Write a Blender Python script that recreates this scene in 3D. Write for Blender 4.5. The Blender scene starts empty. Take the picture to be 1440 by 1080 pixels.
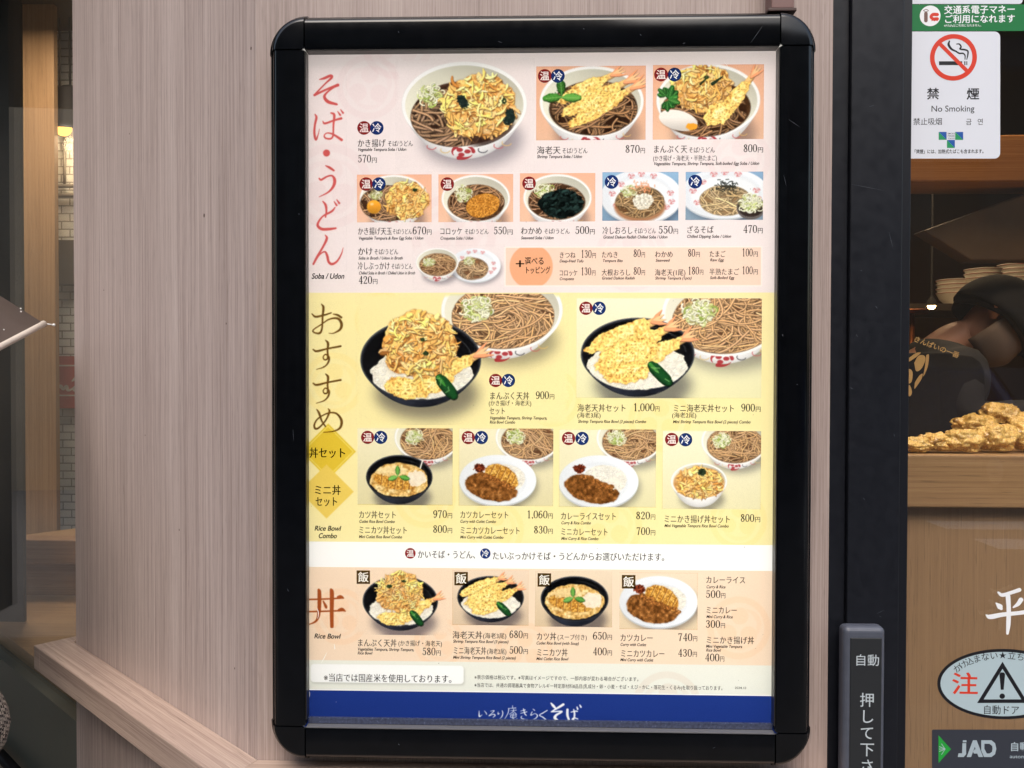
import bpy, bmesh, math, random
import numpy as np
from mathutils import Vector, Matrix

# ---------------------------------------------------------------- camera, sky, sun, exposure
C = bpy.context.scene.collection
F = 1120.0                                                  # focal length in photograph pixels (1440 wide)
CAM = np.array([-0.00715, -1.02421, 1.52465]); YAW, PIT, ROL = 0.0267110, -0.0148821, 0.0022796
_c, _s = math.cos(YAW), math.sin(YAW); r0 = np.array([_c, _s, 0]); f0 = np.array([-_s, _c, 0]); u0 = np.array([0, 0, 1.])
_c, _s = math.cos(PIT), math.sin(PIT); FW = _c*f0+_s*u0; u1 = -_s*f0+_c*u0
_c, _s = math.cos(ROL), math.sin(ROL); RT = _c*r0+_s*u1; UP = -_s*r0+_c*u1
cd = bpy.data.cameras.new('camera'); cam = bpy.data.objects.new('camera', cd); C.objects.link(cam)
cd.sensor_width = 36; cd.lens = F/1440*36; cd.clip_start = .01; cd.clip_end = 500
cam.matrix_world = Matrix([[RT[0], UP[0], -FW[0], CAM[0]], [RT[1], UP[1], -FW[1], CAM[1]], [RT[2], UP[2], -FW[2], CAM[2]], [0, 0, 0, 1]])
bpy.context.scene.camera = cam
W = bpy.data.worlds.new('World'); bpy.context.scene.world = W; W.use_nodes = True
nt = W.node_tree; sk = nt.nodes.new('ShaderNodeTexSky'); sk.sky_type = 'NISHITA'; sk.sun_disc = False
LED = 0.112
SUN_EL, SUN_ROT = math.radians(52), math.radians(182)
sk.sun_elevation = SUN_EL; sk.sun_rotation = SUN_ROT; sk.air_density = 1.6; sk.dust_density = 3.5; sk.ozone_density = .8
bg = nt.nodes['Background']; nt.links.new(sk.outputs[0], bg.inputs[0]); bg.inputs[1].default_value = 0.14
sd = bpy.data.lights.new('sun', 'SUN'); sd.energy = 1.2; sd.angle = math.radians(40); sd.color = (1, .95, .90)
so = bpy.data.objects.new('sun', sd); C.objects.link(so)
so.rotation_euler = (math.radians(38), 0, math.radians(-2))
vs = bpy.context.scene.view_settings
vs.view_transform = 'Standard'; vs.look = 'None'; vs.exposure = 0.92; vs.gamma = 1.0; vs.use_curve_mapping = False
bpy.context.scene.cycles.max_bounces = 10; bpy.context.scene.cycles.transparent_max_bounces = 16

# ---------------------------------------------------------------- helpers
def ray(px, py): return FW+RT*(px-720)/F-UP*(py-540)/F
def at(px, py, Y): d = ray(px, py); return CAM+d*(Y-CAM[1])/d[1]                # pixel of the photograph -> point on the plane y = Y
def atz(px, py, Z): d = ray(px, py); return CAM+d*(Z-CAM[2])/d[2]
def atp(px, py, P, n): d = ray(px, py); return CAM+d*((P-CAM)@n)/(d@n)
def tag(o, label=None, cat=None, group=None, kind=None):
    if label: o['label'] = label
    if cat: o['category'] = cat
    if group: o['group'] = group
    if kind: o['kind'] = kind
    return o
def empty(name, loc, label, cat, group=None):
    o = bpy.data.objects.new(name, None); C.objects.link(o); o.location = loc; o.empty_display_size = .05
    return tag(o, label, cat, group)
def link(name, me, mats, parent=None):
    o = bpy.data.objects.new(name, me); C.objects.link(o)
    for m in (mats if isinstance(mats, (list, tuple)) else [mats]): me.materials.append(m)
    if parent is not None:
        o.parent = parent
        q = parent; off = Vector((0, 0, 0))
        while q is not None: off += Vector(q.location); q = q.parent
        o.location = -off if o.location.length == 0 else Vector(o.location)-off
    return o
class MB:
    def __init__(s): s.v, s.f, s.m, s.sm = [], [], [], []
    def add(s, vs, fs, mat=0, smooth=False):
        b = len(s.v); s.v += [tuple(map(float, v)) for v in vs]
        for f in fs: s.f.append(tuple(b+i for i in f)); s.m.append(mat); s.sm.append(smooth)
    def box(s, x0, x1, y0, y1, z0, z1, mat=0):
        s.add([(x0, y0, z0), (x1, y0, z0), (x1, y1, z0), (x0, y1, z0), (x0, y0, z1), (x1, y0, z1), (x1, y1, z1), (x0, y1, z1)],
              [(0, 3, 2, 1), (4, 5, 6, 7), (0, 1, 5, 4), (1, 2, 6, 5), (2, 3, 7, 6), (3, 0, 4, 7)], mat)
    def obox(s, O, u, v, w, mat=0):                        # oriented box: corner O, edge vectors u, v, w
        O, u, v, w = (np.asarray(a, float) for a in (O, u, v, w))
        P = [O, O+u, O+u+v, O+v, O+w, O+u+w, O+u+v+w, O+v+w]
        s.add(P, [(0, 3, 2, 1), (4, 5, 6, 7), (0, 1, 5, 4), (1, 2, 6, 5), (2, 3, 7, 6), (3, 0, 4, 7)], mat)
    def prism(s, poly, d, mat=0):                          # polygon of 3-D points pushed along d
        n = len(poly); P = [np.asarray(p, float) for p in poly]; d = np.asarray(d, float)
        s.add(P+[p+d for p in P], [tuple(range(n))[::-1], tuple(range(n, 2*n))]+[(i, (i+1) % n, n+(i+1) % n, n+i) for i in range(n)], mat)
    def lathe(s, prof, c=(0, 0, 0), n=32, mat=0, smooth=True, sx=1, sy=1):
        vs, fs = [], []
        for r, z in prof:
            for k in range(n): a = 2*math.pi*k/n; vs.append((c[0]+r*math.cos(a)*sx, c[1]+r*math.sin(a)*sy, c[2]+z))
        for i in range(len(prof)-1):
            for k in range(n): fs.append((i*n+k, i*n+(k+1) % n, (i+1)*n+(k+1) % n, (i+1)*n+k))
        s.add(vs, fs, mat, smooth)
    def tube(s, pts, r, n=8, mat=0, caps=True):
        pts = [np.asarray(p, float) for p in pts]; r = np.broadcast_to(r, (len(pts),)); vs = []; fs = []
        up = np.array([0, 0, 1.])
        for i, p in enumerate(pts):
            t = pts[min(i+1, len(pts)-1)]-pts[max(i-1, 0)]; t = t/np.linalg.norm(t)
            a = np.cross(t, up if abs(t[2]) < .95 else np.array([1, 0, 0])); a /= np.linalg.norm(a); b = np.cross(t, a)
            for k in range(n): th = 2*math.pi*k/n; vs.append(p+r[i]*(a*math.cos(th)+b*math.sin(th)))
        for i in range(len(pts)-1):
            for k in range(n): fs.append((i*n+k, i*n+(k+1) % n, (i+1)*n+(k+1) % n, (i+1)*n+k))
        if caps: fs += [tuple(range(n))[::-1], tuple(range((len(pts)-1)*n, len(pts)*n))]
        s.add(vs, fs, mat, True)
    def ball(s, c, r, n=16, m=10, mat=0, jit=0, rnd=None, sq=(1, 1, 1)):
        vs, fs = [], []
        for j in range(m+1):
            ph = math.pi*j/m
            for k in range(n):
                th = 2*math.pi*k/n; q = 1+(jit*(rnd.random()-.5) if rnd and 0 < j < m else 0)
                vs.append((c[0]+r*sq[0]*q*math.sin(ph)*math.cos(th), c[1]+r*sq[1]*q*math.sin(ph)*math.sin(th), c[2]+r*sq[2]*q*math.cos(ph)))
        for j in range(m):
            for k in range(n): fs.append((j*n+k, (j+1)*n+k, (j+1)*n+(k+1) % n, j*n+(k+1) % n))
        s.add(vs, fs, mat, True)
    def build(s, name, mats, parent=None, bevel=0, seg=2, fix=True):
        me = bpy.data.meshes.new(name); me.from_pydata(s.v, [], s.f); me.polygons.foreach_set('material_index', s.m)
        me.polygons.foreach_set('use_smooth', s.sm)
        if fix:
            bm = bmesh.new(); bm.from_mesh(me); bmesh.ops.remove_doubles(bm, verts=bm.verts, dist=1e-6)
            bmesh.ops.recalc_face_normals(bm, faces=bm.faces); bm.to_mesh(me); bm.free()
        o = link(name, me, mats, parent)
        if bevel:
            b = o.modifiers.new('bevel', 'BEVEL'); b.width = bevel; b.segments = seg; b.limit_method = 'ANGLE'; b.angle_limit = .6; b.harden_normals = False
        return o
# ---------------------------------------------------------------- materials
def lin(c): c = np.asarray(c, float)/255; return tuple(np.where(c <= .04045, c/12.92, ((c+.055)/1.055)**2.4))
def L4(c): return tuple(lin(c))+(1,)
def mat(name, col, rough=.5, metal=0., spec=.5, coat=0., noise=0., nscale=20., bump=0., sub=None):
    m = bpy.data.materials.new(name); m.use_nodes = True; n = m.node_tree; b = n.nodes['Principled BSDF']
    b.inputs['Base Color'].default_value = L4(col); b.inputs['Roughness'].default_value = rough; b.inputs['Metallic'].default_value = metal
    b.inputs['Specular IOR Level'].default_value = spec; b.inputs['Coat Weight'].default_value = coat; b.inputs['Coat Roughness'].default_value = .04
    if noise or bump:
        tc = n.nodes.new('ShaderNodeTexCoord'); t = n.nodes.new('ShaderNodeTexNoise'); t.inputs['Scale'].default_value = nscale; t.inputs['Detail'].default_value = 6
        n.links.new(tc.outputs['Object'], t.inputs['Vector'])
        if noise:
            r = n.nodes.new('ShaderNodeValToRGB'); r.color_ramp.elements[0].position = .3; r.color_ramp.elements[1].position = .7
            a = np.array(lin(col)); r.color_ramp.elements[0].color = tuple(np.clip(a*(1-noise), 0, 1))+(1,); r.color_ramp.elements[1].color = tuple(np.clip(a*(1+noise), 0, 1))+(1,)
            n.links.new(t.outputs[0], r.inputs[0]); n.links.new(r.outputs[0], b.inputs['Base Color'])
            mr = n.nodes.new('ShaderNodeMapRange'); mr.inputs['To Min'].default_value = rough*.8; mr.inputs['To Max'].default_value = min(1, rough*1.25)
            n.links.new(t.outputs[0], mr.inputs[0]); n.links.new(mr.outputs[0], b.inputs['Roughness'])
        if bump:
            bp = n.nodes.new('ShaderNodeBump'); bp.inputs['Strength'].default_value = bump; bp.inputs['Distance'].default_value = .002
            n.links.new(t.outputs[0], bp.inputs['Height']); n.links.new(bp.outputs[0], b.inputs['Normal'])
    return m
def emit(name, col, k):
    m = bpy.data.materials.new(name); m.use_nodes = True; n = m.node_tree; n.nodes.remove(n.nodes['Principled BSDF'])
    e = n.nodes.new('ShaderNodeEmission'); e.inputs[0].default_value = L4(col); e.inputs[1].default_value = k
    n.links.new(e.outputs[0], n.nodes['Material Output'].inputs[0]); return m
def wood(name, cols, grain='z', rotz=0., sc=1.0, rough=.55, bump=.15, streak=1.0):
    """wood laminate: fine streaks drawn out along the grain axis"""
    m = bpy.data.materials.new(name); m.use_nodes = True; n = m.node_tree; b = n.nodes['Principled BSDF']; b.inputs['Roughness'].default_value = rough
    tc = n.nodes.new('ShaderNodeTexCoord'); rot = n.nodes.new('ShaderNodeMapping'); rot.inputs['Rotation'].default_value = (0, 0, rotz); n.links.new(tc.outputs['Object'], rot.inputs[0])
    def tex(across, along, det, rgh=.6, dist=0.):
        mp = n.nodes.new('ShaderNodeMapping'); v = [across*sc]*3; v['xyz'.index(grain)] = along*sc; mp.inputs['Scale'].default_value = v
        t = n.nodes.new('ShaderNodeTexNoise'); t.inputs['Scale'].default_value = 1; t.inputs['Detail'].default_value = det; t.inputs['Roughness'].default_value = rgh; t.inputs['Distortion'].default_value = dist
        n.links.new(rot.outputs[0], mp.inputs[0]); n.links.new(mp.outputs[0], t.inputs['Vector']); return t.outputs[0]
    def math_(op, a, bb):
        q = n.nodes.new('ShaderNodeMath'); q.operation = op
        for i, x in enumerate((a, bb)):
            if isinstance(x, (int, float)): q.inputs[i].default_value = x
            else: n.links.new(x, q.inputs[i])
        return q.outputs[0]
    broad = tex(14, .35, 3, .5); mid = tex(250, 2.0, 5, .75); fine = tex(760, 6, 3, .8); pores = tex(620, 26, 2, .6)
    h = math_('ADD', math_('ADD', math_('MULTIPLY', broad, .22), math_('MULTIPLY', mid, .42)), math_('MULTIPLY', fine, .36*streak))
    r = n.nodes.new('ShaderNodeValToRGB'); el = r.color_ramp.elements
    el[0].position = .40; el[0].color = L4(cols[0]); el[1].position = .605; el[1].color = L4(cols[2]); e = el.new(.5); e.color = L4(cols[1])
    n.links.new(h, r.inputs[0])
    pr_ = n.nodes.new('ShaderNodeMapRange'); pr_.inputs['From Min'].default_value = .60; pr_.inputs['From Max'].default_value = .72; pr_.inputs['To Min'].default_value = 1; pr_.inputs['To Max'].default_value = .72
    n.links.new(pores, pr_.inputs[0])
    mx = n.nodes.new('ShaderNodeMixRGB'); mx.blend_type = 'MULTIPLY'; mx.inputs[0].default_value = 1; n.links.new(r.outputs[0], mx.inputs[1]); n.links.new(pr_.outputs[0], mx.inputs[2])
    n.links.new(mx.outputs[0], b.inputs['Base Color'])
    bp = n.nodes.new('ShaderNodeBump'); bp.inputs['Strength'].default_value = bump; bp.inputs['Distance'].default_value = .0006
    n.links.new(math_('ADD', fine, pores), bp.inputs['Height']); n.links.new(bp.outputs[0], b.inputs['Normal'])
    return m
def glass(name, tint=(255, 255, 255), rough=0., dust_haze=0.):
    m = bpy.data.materials.new(name); m.use_nodes = True; n = m.node_tree; n.nodes.remove(n.nodes['Principled BSDF'])
    t = n.nodes.new('ShaderNodeBsdfTransparent'); t.inputs[0].default_value = L4(tint); g = n.nodes.new('ShaderNodeBsdfGlossy'); g.inputs['Roughness'].default_value = rough
    fr = n.nodes.new('ShaderNodeFresnel'); mx = n.nodes.new('ShaderNodeMixShader'); ge = n.nodes.new('ShaderNodeNewGeometry')
    mr = n.nodes.new('ShaderNodeMapRange'); mr.inputs['To Min'].default_value = 1.5; mr.inputs['To Max'].default_value = 1/1.5      # same reflectance on the way in and out
    n.links.new(ge.outputs['Backfacing'], mr.inputs[0]); n.links.new(mr.outputs[0], fr.inputs[0])
    n.links.new(fr.outputs[0], mx.inputs[0]); n.links.new(t.outputs[0], mx.inputs[1]); n.links.new(g.outputs[0], mx.inputs[2]); n.links.new(mx.outputs[0], n.nodes['Material Output'].inputs[0])
    if dust_haze:                                               # thin patchy dusty film that also paints reflected haze on the pane
        tc = n.nodes.new('ShaderNodeTexCoord'); t = n.nodes.new('ShaderNodeTexNoise'); t.inputs['Scale'].default_value = 5; t.inputs['Detail'].default_value = 5; n.links.new(tc.outputs['Object'], t.inputs['Vector'])
        md = n.nodes.new('ShaderNodeMapRange'); md.inputs['From Min'].default_value = .3; md.inputs['From Max'].default_value = .7; md.inputs['To Min'].default_value = dust_haze*.5; md.inputs['To Max'].default_value = dust_haze*1.5; n.links.new(t.outputs[0], md.inputs[0])
        df = n.nodes.new('ShaderNodeBsdfDiffuse'); df.inputs[0].default_value = L4((176, 166, 152)); m4 = n.nodes.new('ShaderNodeMixShader'); n.links.new(md.outputs[0], m4.inputs[0]); n.links.new(mx.outputs[0], m4.inputs[1]); n.links.new(df.outputs[0], m4.inputs[2]); n.links.new(m4.outputs[0], n.nodes['Material Output'].inputs[0])
    return m
INK = {}
def ink(col):                                              # a printed colour: filters the light of the paper behind it
    col = tuple(col)
    if col not in INK:
        m = bpy.data.materials.new('printing_ink'); m.use_nodes = True; n = m.node_tree; n.nodes.remove(n.nodes['Principled BSDF'])
        t = n.nodes.new('ShaderNodeBsdfTransparent'); t.inputs[0].default_value = L4(col); n.links.new(t.outputs[0], n.nodes['Material Output'].inputs[0]); INK[col] = m
    return INK[col]
# ---------------------------------------------------------------- lettering: glyph outlines of Blender's own font, thinned, fattened or slanted
_raw = {}
def _curves(body):
    cu = bpy.data.curves.new('t', 'FONT'); cu.body = body; o = bpy.data.objects.new('t', cu); C.objects.link(o)
    bpy.context.view_layer.update(); c = o.to_curve(bpy.context.evaluated_depsgraph_get()); out = []
    for sp in c.splines:
        P = []; B = sp.bezier_points; N = len(B)
        for i in range(N):
            a, b = B[i], B[(i+1) % N]; p0, p1, p2, p3 = (np.array(q[:2]) for q in (a.co, a.handle_right, b.co, b.handle_left))
            p2, p3 = p3, p2; chord = np.linalg.norm(p3-p0)
            straight = abs(np.cross(p1-p0, p3-p0))+abs(np.cross(p2-p0, p3-p0)) < 1e-4*max(chord, 1e-3)
            for t in ([0] if straight else np.arange(0, 1, .25)):
                P.append((1-t)**3*p0+3*(1-t)**2*t*p1+3*(1-t)*t*t*p2+t**3*p3)
        if len(P) > 2: out.append(np.array(P))
    o.to_curve_clear(); bpy.data.objects.remove(o); bpy.data.curves.remove(cu); return out
_bar = min(p[:, 0].min() for p in _curves('|'))
def raw(ch):
    if ch not in _raw:
        cs = _curves(ch); w = _curves(ch+'|'); adv = max(w, key=lambda p: p[:, 0].max())[:, 0].min()-_bar
        _raw[ch] = (cs, adv)
    return _raw[ch]
STY = {'m': (.012, -.003, 0, .35), 'mb': (.022, .004, 0, .3), 'g': (.004, .004, 0, 0), 'gb': (.02, .017, 0, 0), 'gh': (.016, .012, 0, 0), 'it': (.026, .018, .24, 0), 'itb': (.014, .01, .24, 0), 'd': (.010, -.020, 0, 0), 'th': (-.006, -.006, 0, 0)}
def outline(ch, sty):
    cs, adv = raw(ch); ox, oy, sh, _ = STY[sty]; out = []
    if sty == 'd' and ch == '4': ox, oy = .003, -.003
    if not cs: return out, adv
    area = lambda p: .5*np.sum(p[:, 0]*np.roll(p[:, 1], -1)-np.roll(p[:, 0], -1)*p[:, 1])
    big = max(cs, key=lambda p: abs(area(p))); sg = math.copysign(1, area(big))
    for p in cs:
        d = np.roll(p, -1, 0)-np.roll(p, 1, 0); l = np.linalg.norm(d, axis=1, keepdims=True)+1e-9; nrm = np.stack([d[:, 1], -d[:, 0]], 1)/l*sg
        q = p+nrm*np.array([ox, oy]); q[:, 0] += sh*q[:, 1]; out.append(q)
    return out, adv
def fill(contours):                                        # even-odd fill of closed outlines -> verts, faces
    cu = bpy.data.curves.new('f', 'CURVE'); cu.dimensions = '2D'; cu.fill_mode = 'BOTH'
    for p in contours:
        sp = cu.splines.new('POLY'); sp.points.add(len(p)-1); sp.use_cyclic_u = True
        sp.points.foreach_set('co', np.concatenate([p, np.zeros((len(p), 1)), np.ones((len(p), 1))], 1).astype(np.float32).ravel())
    o = bpy.data.objects.new('f', cu); C.objects.link(o); me = o.to_mesh()
    v = np.array([q.co[:] for q in me.vertices])[:, :2] if me.vertices else np.zeros((0, 2)); f = [tuple(q.vertices) for q in me.polygons]
    o.to_mesh_clear(); bpy.data.objects.remove(o); bpy.data.curves.remove(cu); return v, f
_gl = {}
DIG = {'0': [[(25,1.5,3),(11,10,6),(6.5,35,9),(11,60,6),(25,68.5,3),(39,60,6),(43.5,35,9),(39,10,6),(25,1.5,3)]], '1': [[(26,2,8),(26,68,8)], [(15,68.5,3),(37,68.5,3)], [(12,11,3),(24,4,5)]],
 '2': [[(9,18,8),(10,9,5),(24,2,4),(38,10,7),(38,22,9),(26,42,5),(8,65,4)], [(8,66,6),(42,66,6)], [(42,66,4),(44,55,2)]], '3': [[(10,14,7),(13,5,4),(24,2,4),(36,8,6),(37,18,9),(30,29,5),(20,32,3)], [(22,32,3),(36,38,6),(40,50,9),(35,63,6),(23,68,4),(12,65,4),(8,56,7)]],
 '4': [[(33,3,3),(6,48,3)], [(5,49,4),(46,49,4)], [(34,2,8),(34,68,8)], [(25,68.5,3),(43,68.5,3)]], '5': [[(13,5,5),(39,5,6)], [(13,5,3),(11,32,3)], [(11,32,3),(22,26,4),(36,32,6),(41,46,9),(35,62,6),(22,68,4),(11,64,4),(8,56,7)]],
 '6': [[(38,9,6),(34,3,4),(24,3,4),(12,18,7),(7,44,9),(12,62,6),(25,68,4),(38,60,6),(42,47,9),(36,33,6),(26,29,4),(14,36,4),(9,46,4)]], '7': [[(8,4,6),(43,4,5)], [(43,4,4),(30,30,6),(22,68,8)], [(8,4,3),(7,15,3)]],
 '8': [[(25,2,4),(13,8,6),(11,18,8),(25,32,6),(40,46,9),(40,58,7),(25,68,4),(10,60,6),(9,49,8),(22,35,4),(37,20,7),(36,8,6),(25,2,4)]]}
DIG['9'] = [[(50-x, 70-y, w_) for x, y, w_ in DIG['6'][0]]]
def glyph(ch, sty):
    if sty == 'd' and ch in DIG and (ch, sty) not in _gl:   # the menu's tall serif numerals, drawn stroke by stroke
        V, Fc = [], []; nb = 0
        for S_ in DIG[ch]: v, f = brush([(x, y, w_*1.32+.6) for x, y, w_ in S_]); V.append(v); Fc += [tuple(i+nb for i in q) for q in f]; nb += len(v)
        V = np.concatenate(V); _gl[(ch, sty)] = (np.stack([V[:, 0]/100+.02, (70-V[:, 1])/100], 1), Fc, .54)
    if (ch, sty) not in _gl:
        cs, adv = outline(ch, sty); v, f = fill(cs) if cs else (np.zeros((0, 2)), []); _gl[(ch, sty)] = (v, f, adv)
    return _gl[(ch, sty)]
def line(text, sty):                                       # a line of text in em units
    V, Fc, x, nb = [], [], 0., 0
    for ch in text:
        v, f, a = glyph(ch, sty)
        if len(v): V.append(v+np.array([x, 0])); Fc += [tuple(i+nb for i in q) for q in f]; nb += len(v)
        x += a
    return (np.concatenate(V) if V else np.zeros((0, 2))), Fc, x
class Flat:
    """flat print collected on a plane: O origin, eu/ev unit vectors of the plane, en its outward normal"""
    def __init__(s, eu, ev, en): s.eu, s.ev, s.en = (np.asarray(a, float) for a in (eu, ev, en)); s.mb = MB(); s.mats = []
    def mi(s, m):
        if m not in s.mats: s.mats.append(m)
        return s.mats.index(m)
    def put(s, P, v, f, m, lift=0.):
        v = np.asarray(v); s.mb.add([P+s.eu*a[0]+s.ev*a[1]+s.en*lift for a in v], f, s.mi(m))
    def text(s, txt, P0, w, em, sty, m, lift=0., vert=False):
        if vert:
            for i, ch in enumerate(txt):
                v, f, a = glyph(ch, sty); s.put(P0, v*em+np.array([0, -i*em*1.08]), f, m, lift)
            return
        v, f, a = line(txt, sty); k = w/max(a-.06, .01) if w else em; s.put(P0, v*np.array([k, em]), f, m, lift)
    def build(s, name, parent, label=None):
        o = s.mb.build(name, s.mats, parent, fix=False)
        if label: o['label'] = label
        return o
def circle(x, y, r, n=40, ry=None): t = np.linspace(0, 2*math.pi, n, endpoint=False); return np.stack([x+r*np.cos(t), y+(ry or r)*np.sin(t)], 1)
def spline(P, k=6):                                         # Catmull-Rom through (x, y, w)
    P = np.asarray(P, float); Q = np.concatenate([[2*P[0]-P[1]], P, [2*P[-1]-P[-2]]]); out = []
    for i in range(1, len(Q)-2):
        a, b, c, d = Q[i-1:i+3]
        for t in np.arange(0, 1, 1/k): out.append(.5*(2*b+(c-a)*t+(2*a-5*b+4*c-d)*t*t+(3*b-a-3*c+d)*t**3))
    out.append(P[-1]); return np.array(out)
def brush(P):                                               # a brush stroke of changing width -> verts, faces (y down)
    S = spline(P); S[:, 2] = np.maximum(S[:, 2], .8); d = np.gradient(S[:, :2], axis=0); d /= np.linalg.norm(d, axis=1, keepdims=True)+1e-9
    n = np.stack([-d[:, 1], d[:, 0]], 1); h = S[:, 2:3]/2; N = len(S); V = np.concatenate([S[:, :2]+n*h, S[:, :2]-n*h])
    f = [(i, i+1, N+i+1, N+i) for i in range(N-1)]
    for q in (S[0], S[-1]):                                 # round ends
        b = len(V); V = np.concatenate([V, circle(q[0], q[1], q[2]/2, 12)]); f.append(tuple(range(b, b+12)))
    return V, f
# ---------------------------------------------------------------- printed dish pictures (painted in numpy)
def srgb(*c): return np.array(c, np.float32)/255.0
def gblur(a, s):
    if s < .3: return a
    r = max(1, int(s*2.6)); k = np.exp(-.5*(np.arange(-r, r+1)/s)**2); k /= k.sum()
    out = a
    for ax in (0, 1):
        pad = [(0, 0)]*a.ndim; pad[ax] = (r, r)
        p = np.pad(out, pad, mode='edge'); n = out.shape[ax]
        acc = np.zeros_like(out)
        for i, kv in enumerate(k):
            sl = [slice(None)]*a.ndim; sl[ax] = slice(i, i+n)
            acc += kv*p[tuple(sl)]
        out = acc
    return out
class Pic:
    def __init__(s, x0, y0, x1, y1, S, bg, seed):
        s.x0, s.y0, s.S = x0, y0, S
        s.w, s.h = int(round((x1-x0)*S)), int(round((y1-y0)*S))
        s.rgb = np.ones((s.h, s.w, 3), np.float32)*np.asarray(bg, np.float32)
        s.rs = np.random.RandomState(seed); s.clip = None
        yy, xx = np.mgrid[0:s.h, 0:s.w].astype(np.float32)
        s.X = xx/S+x0+.5/S; s.Y = yy/S+y0+.5/S            # picture coordinates
    def noise(s, cell):                                    # smooth noise, cell size in picture units
        n = cell*s.S; gh, gw = int(s.h/n)+4, int(s.w/n)+4
        g = s.rs.rand(gh, gw).astype(np.float32)
        y = np.arange(s.h)/n+s.rs.rand(); x = np.arange(s.w)/n+s.rs.rand()
        yi, xi = y.astype(int), x.astype(int); fy, fx = y-yi, x-xi
        fy = (fy*fy*(3-2*fy))[:, None]; fx = (fx*fx*(3-2*fx))[None]
        a = g[yi][:, xi]; b = g[yi][:, xi+1]; c = g[yi+1][:, xi]; d = g[yi+1][:, xi+1]
        return ((a*(1-fx)+b*fx)*(1-fy)+(c*(1-fx)+d*fx)*fy).astype(np.float32)
    def fbm(s, cell, o=3, g=.55):
        t = 0; w = 1; tot = 0
        for i in range(o): t = t+w*s.noise(cell/2**i); tot += w; w *= g
        return t/tot
    def put(s, col, a):                                    # col array/const over alpha a
        if s.clip is not None: a = a*s.clip
        a = a[..., None]; s.rgb = s.rgb*(1-a)+np.asarray(col, np.float32)*a
    def ell(s, cx, cy, a, b, soft=.5, rot=0):
        dx, dy = s.X-cx, s.Y-cy
        if rot:
            c, q = math.cos(rot), math.sin(rot); dx, dy = dx*c+dy*q, -dx*q+dy*c
        r = np.sqrt((dx/a)**2+(dy/b)**2)+1e-6
        g = np.sqrt((dx/a**2)**2+(dy/b**2)**2)/r+1e-6
        return np.clip(.5-(r-1)/g/soft/2, 0, 1)
    def blob(s, cx, cy, a, b, rough=.15, cell=None, soft=.5, rot=0):
        dx, dy = s.X-cx, s.Y-cy
        if rot:
            c, q = math.cos(rot), math.sin(rot); dx, dy = dx*c+dy*q, -dx*q+dy*c
        r = np.sqrt((dx/a)**2+(dy/b)**2)
        n = s.fbm(cell or min(a, b)*.35, 3)-.5
        f = 1-r+n*rough*2
        return np.clip(f*min(a, b)/soft+.5, 0, 1), np.clip(f, 0, 1)
    def shadow(s, cx, cy, a, b, blur, dark):
        m = gblur(s.ell(cx, cy, a, b), blur*s.S)
        s.rgb = s.rgb*(1-m[..., None]*np.asarray(dark, np.float32))
    def stroke(s, pts, w, col, edge=.55, hi=.25, a=1.0, lx=-.4, ly=-.9):
        """a lit strand: pts (n,2) picture units, w width (const or per point)"""
        pts = np.asarray(pts, np.float32); w = np.broadcast_to(np.asarray(w, np.float32), (len(pts),))
        m = float(w.max())+1/s.S
        ix0 = max(0, int((pts[:, 0].min()-m-s.x0)*s.S)); ix1 = min(s.w, int((pts[:, 0].max()+m-s.x0)*s.S)+2)
        iy0 = max(0, int((pts[:, 1].min()-m-s.y0)*s.S)); iy1 = min(s.h, int((pts[:, 1].max()+m-s.y0)*s.S)+2)
        if ix1 <= ix0 or iy1 <= iy0: return
        X = s.X[iy0:iy1, ix0:ix1]; Y = s.Y[iy0:iy1, ix0:ix1]
        best = np.full(X.shape, 9., np.float32); side = np.zeros_like(X)
        D = np.full(X.shape, 1e3, np.float32)
        for i in range(len(pts)-1):
            p, q = pts[i], pts[i+1]; d = q-p; L = float(d@d)+1e-9
            t = np.clip(((X-p[0])*d[0]+(Y-p[1])*d[1])/L, 0, 1)
            ex, ey = X-p[0]-t*d[0], Y-p[1]-t*d[1]
            dist = np.sqrt(ex*ex+ey*ey); hw = (w[i]*(1-t)+w[i+1]*t)/2+1e-4
            sd = dist-hw; k = sd < D
            D = np.where(k, sd, D)
            nl = (ex*lx+ey*ly)/hw
            best = np.where(k, dist/hw, best); side = np.where(k, nl, side)
        al = np.clip(.5-D*s.S, 0, 1)*a
        if s.clip is not None: al = al*s.clip[iy0:iy1, ix0:ix1]
        sh = 1-edge*np.clip(best, 0, 1)**2.5+hi*np.clip(side, -1, 1)*np.clip(best, 0, 1)+hi*.35
        c = np.clip(np.asarray(col, np.float32)[None, None]*sh[..., None], 0, 1)
        s.rgb[iy0:iy1, ix0:ix1] = s.rgb[iy0:iy1, ix0:ix1]*(1-al[..., None])+c*al[..., None]
    def relief(s, m, hgt, pal, lo=.62, hi=.5, px=1.0, spec=0.0):
        """paint a lit lumpy surface: alpha m, height hgt, palette [(t,rgb)...] over height"""
        gy, gx = np.gradient(hgt*px*s.S)
        nx, ny = -gx, -gy; nz = 1/np.sqrt(1+nx*nx+ny*ny)
        lit = np.clip((nx*-.45+ny*-.65+.62)*nz, 0, 1.3)
        ao = np.clip((hgt-gblur(hgt, 1.6*s.S))*2.2+.5, 0, 1)
        t = np.clip(hgt, 0, 1)
        xs = [p[0] for p in pal]; col = np.stack([np.interp(t, xs, [p[1][k] for p in pal]) for k in range(3)], -1)
        v = lo+hi*lit+.25*(ao-.5)
        c = np.clip(col*v[..., None], 0, 1)
        if spec: c = np.clip(c+spec*np.clip(lit-.72, 0, 1)[..., None]**1.5*3, 0, 1)
        s.put(c, m)
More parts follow.
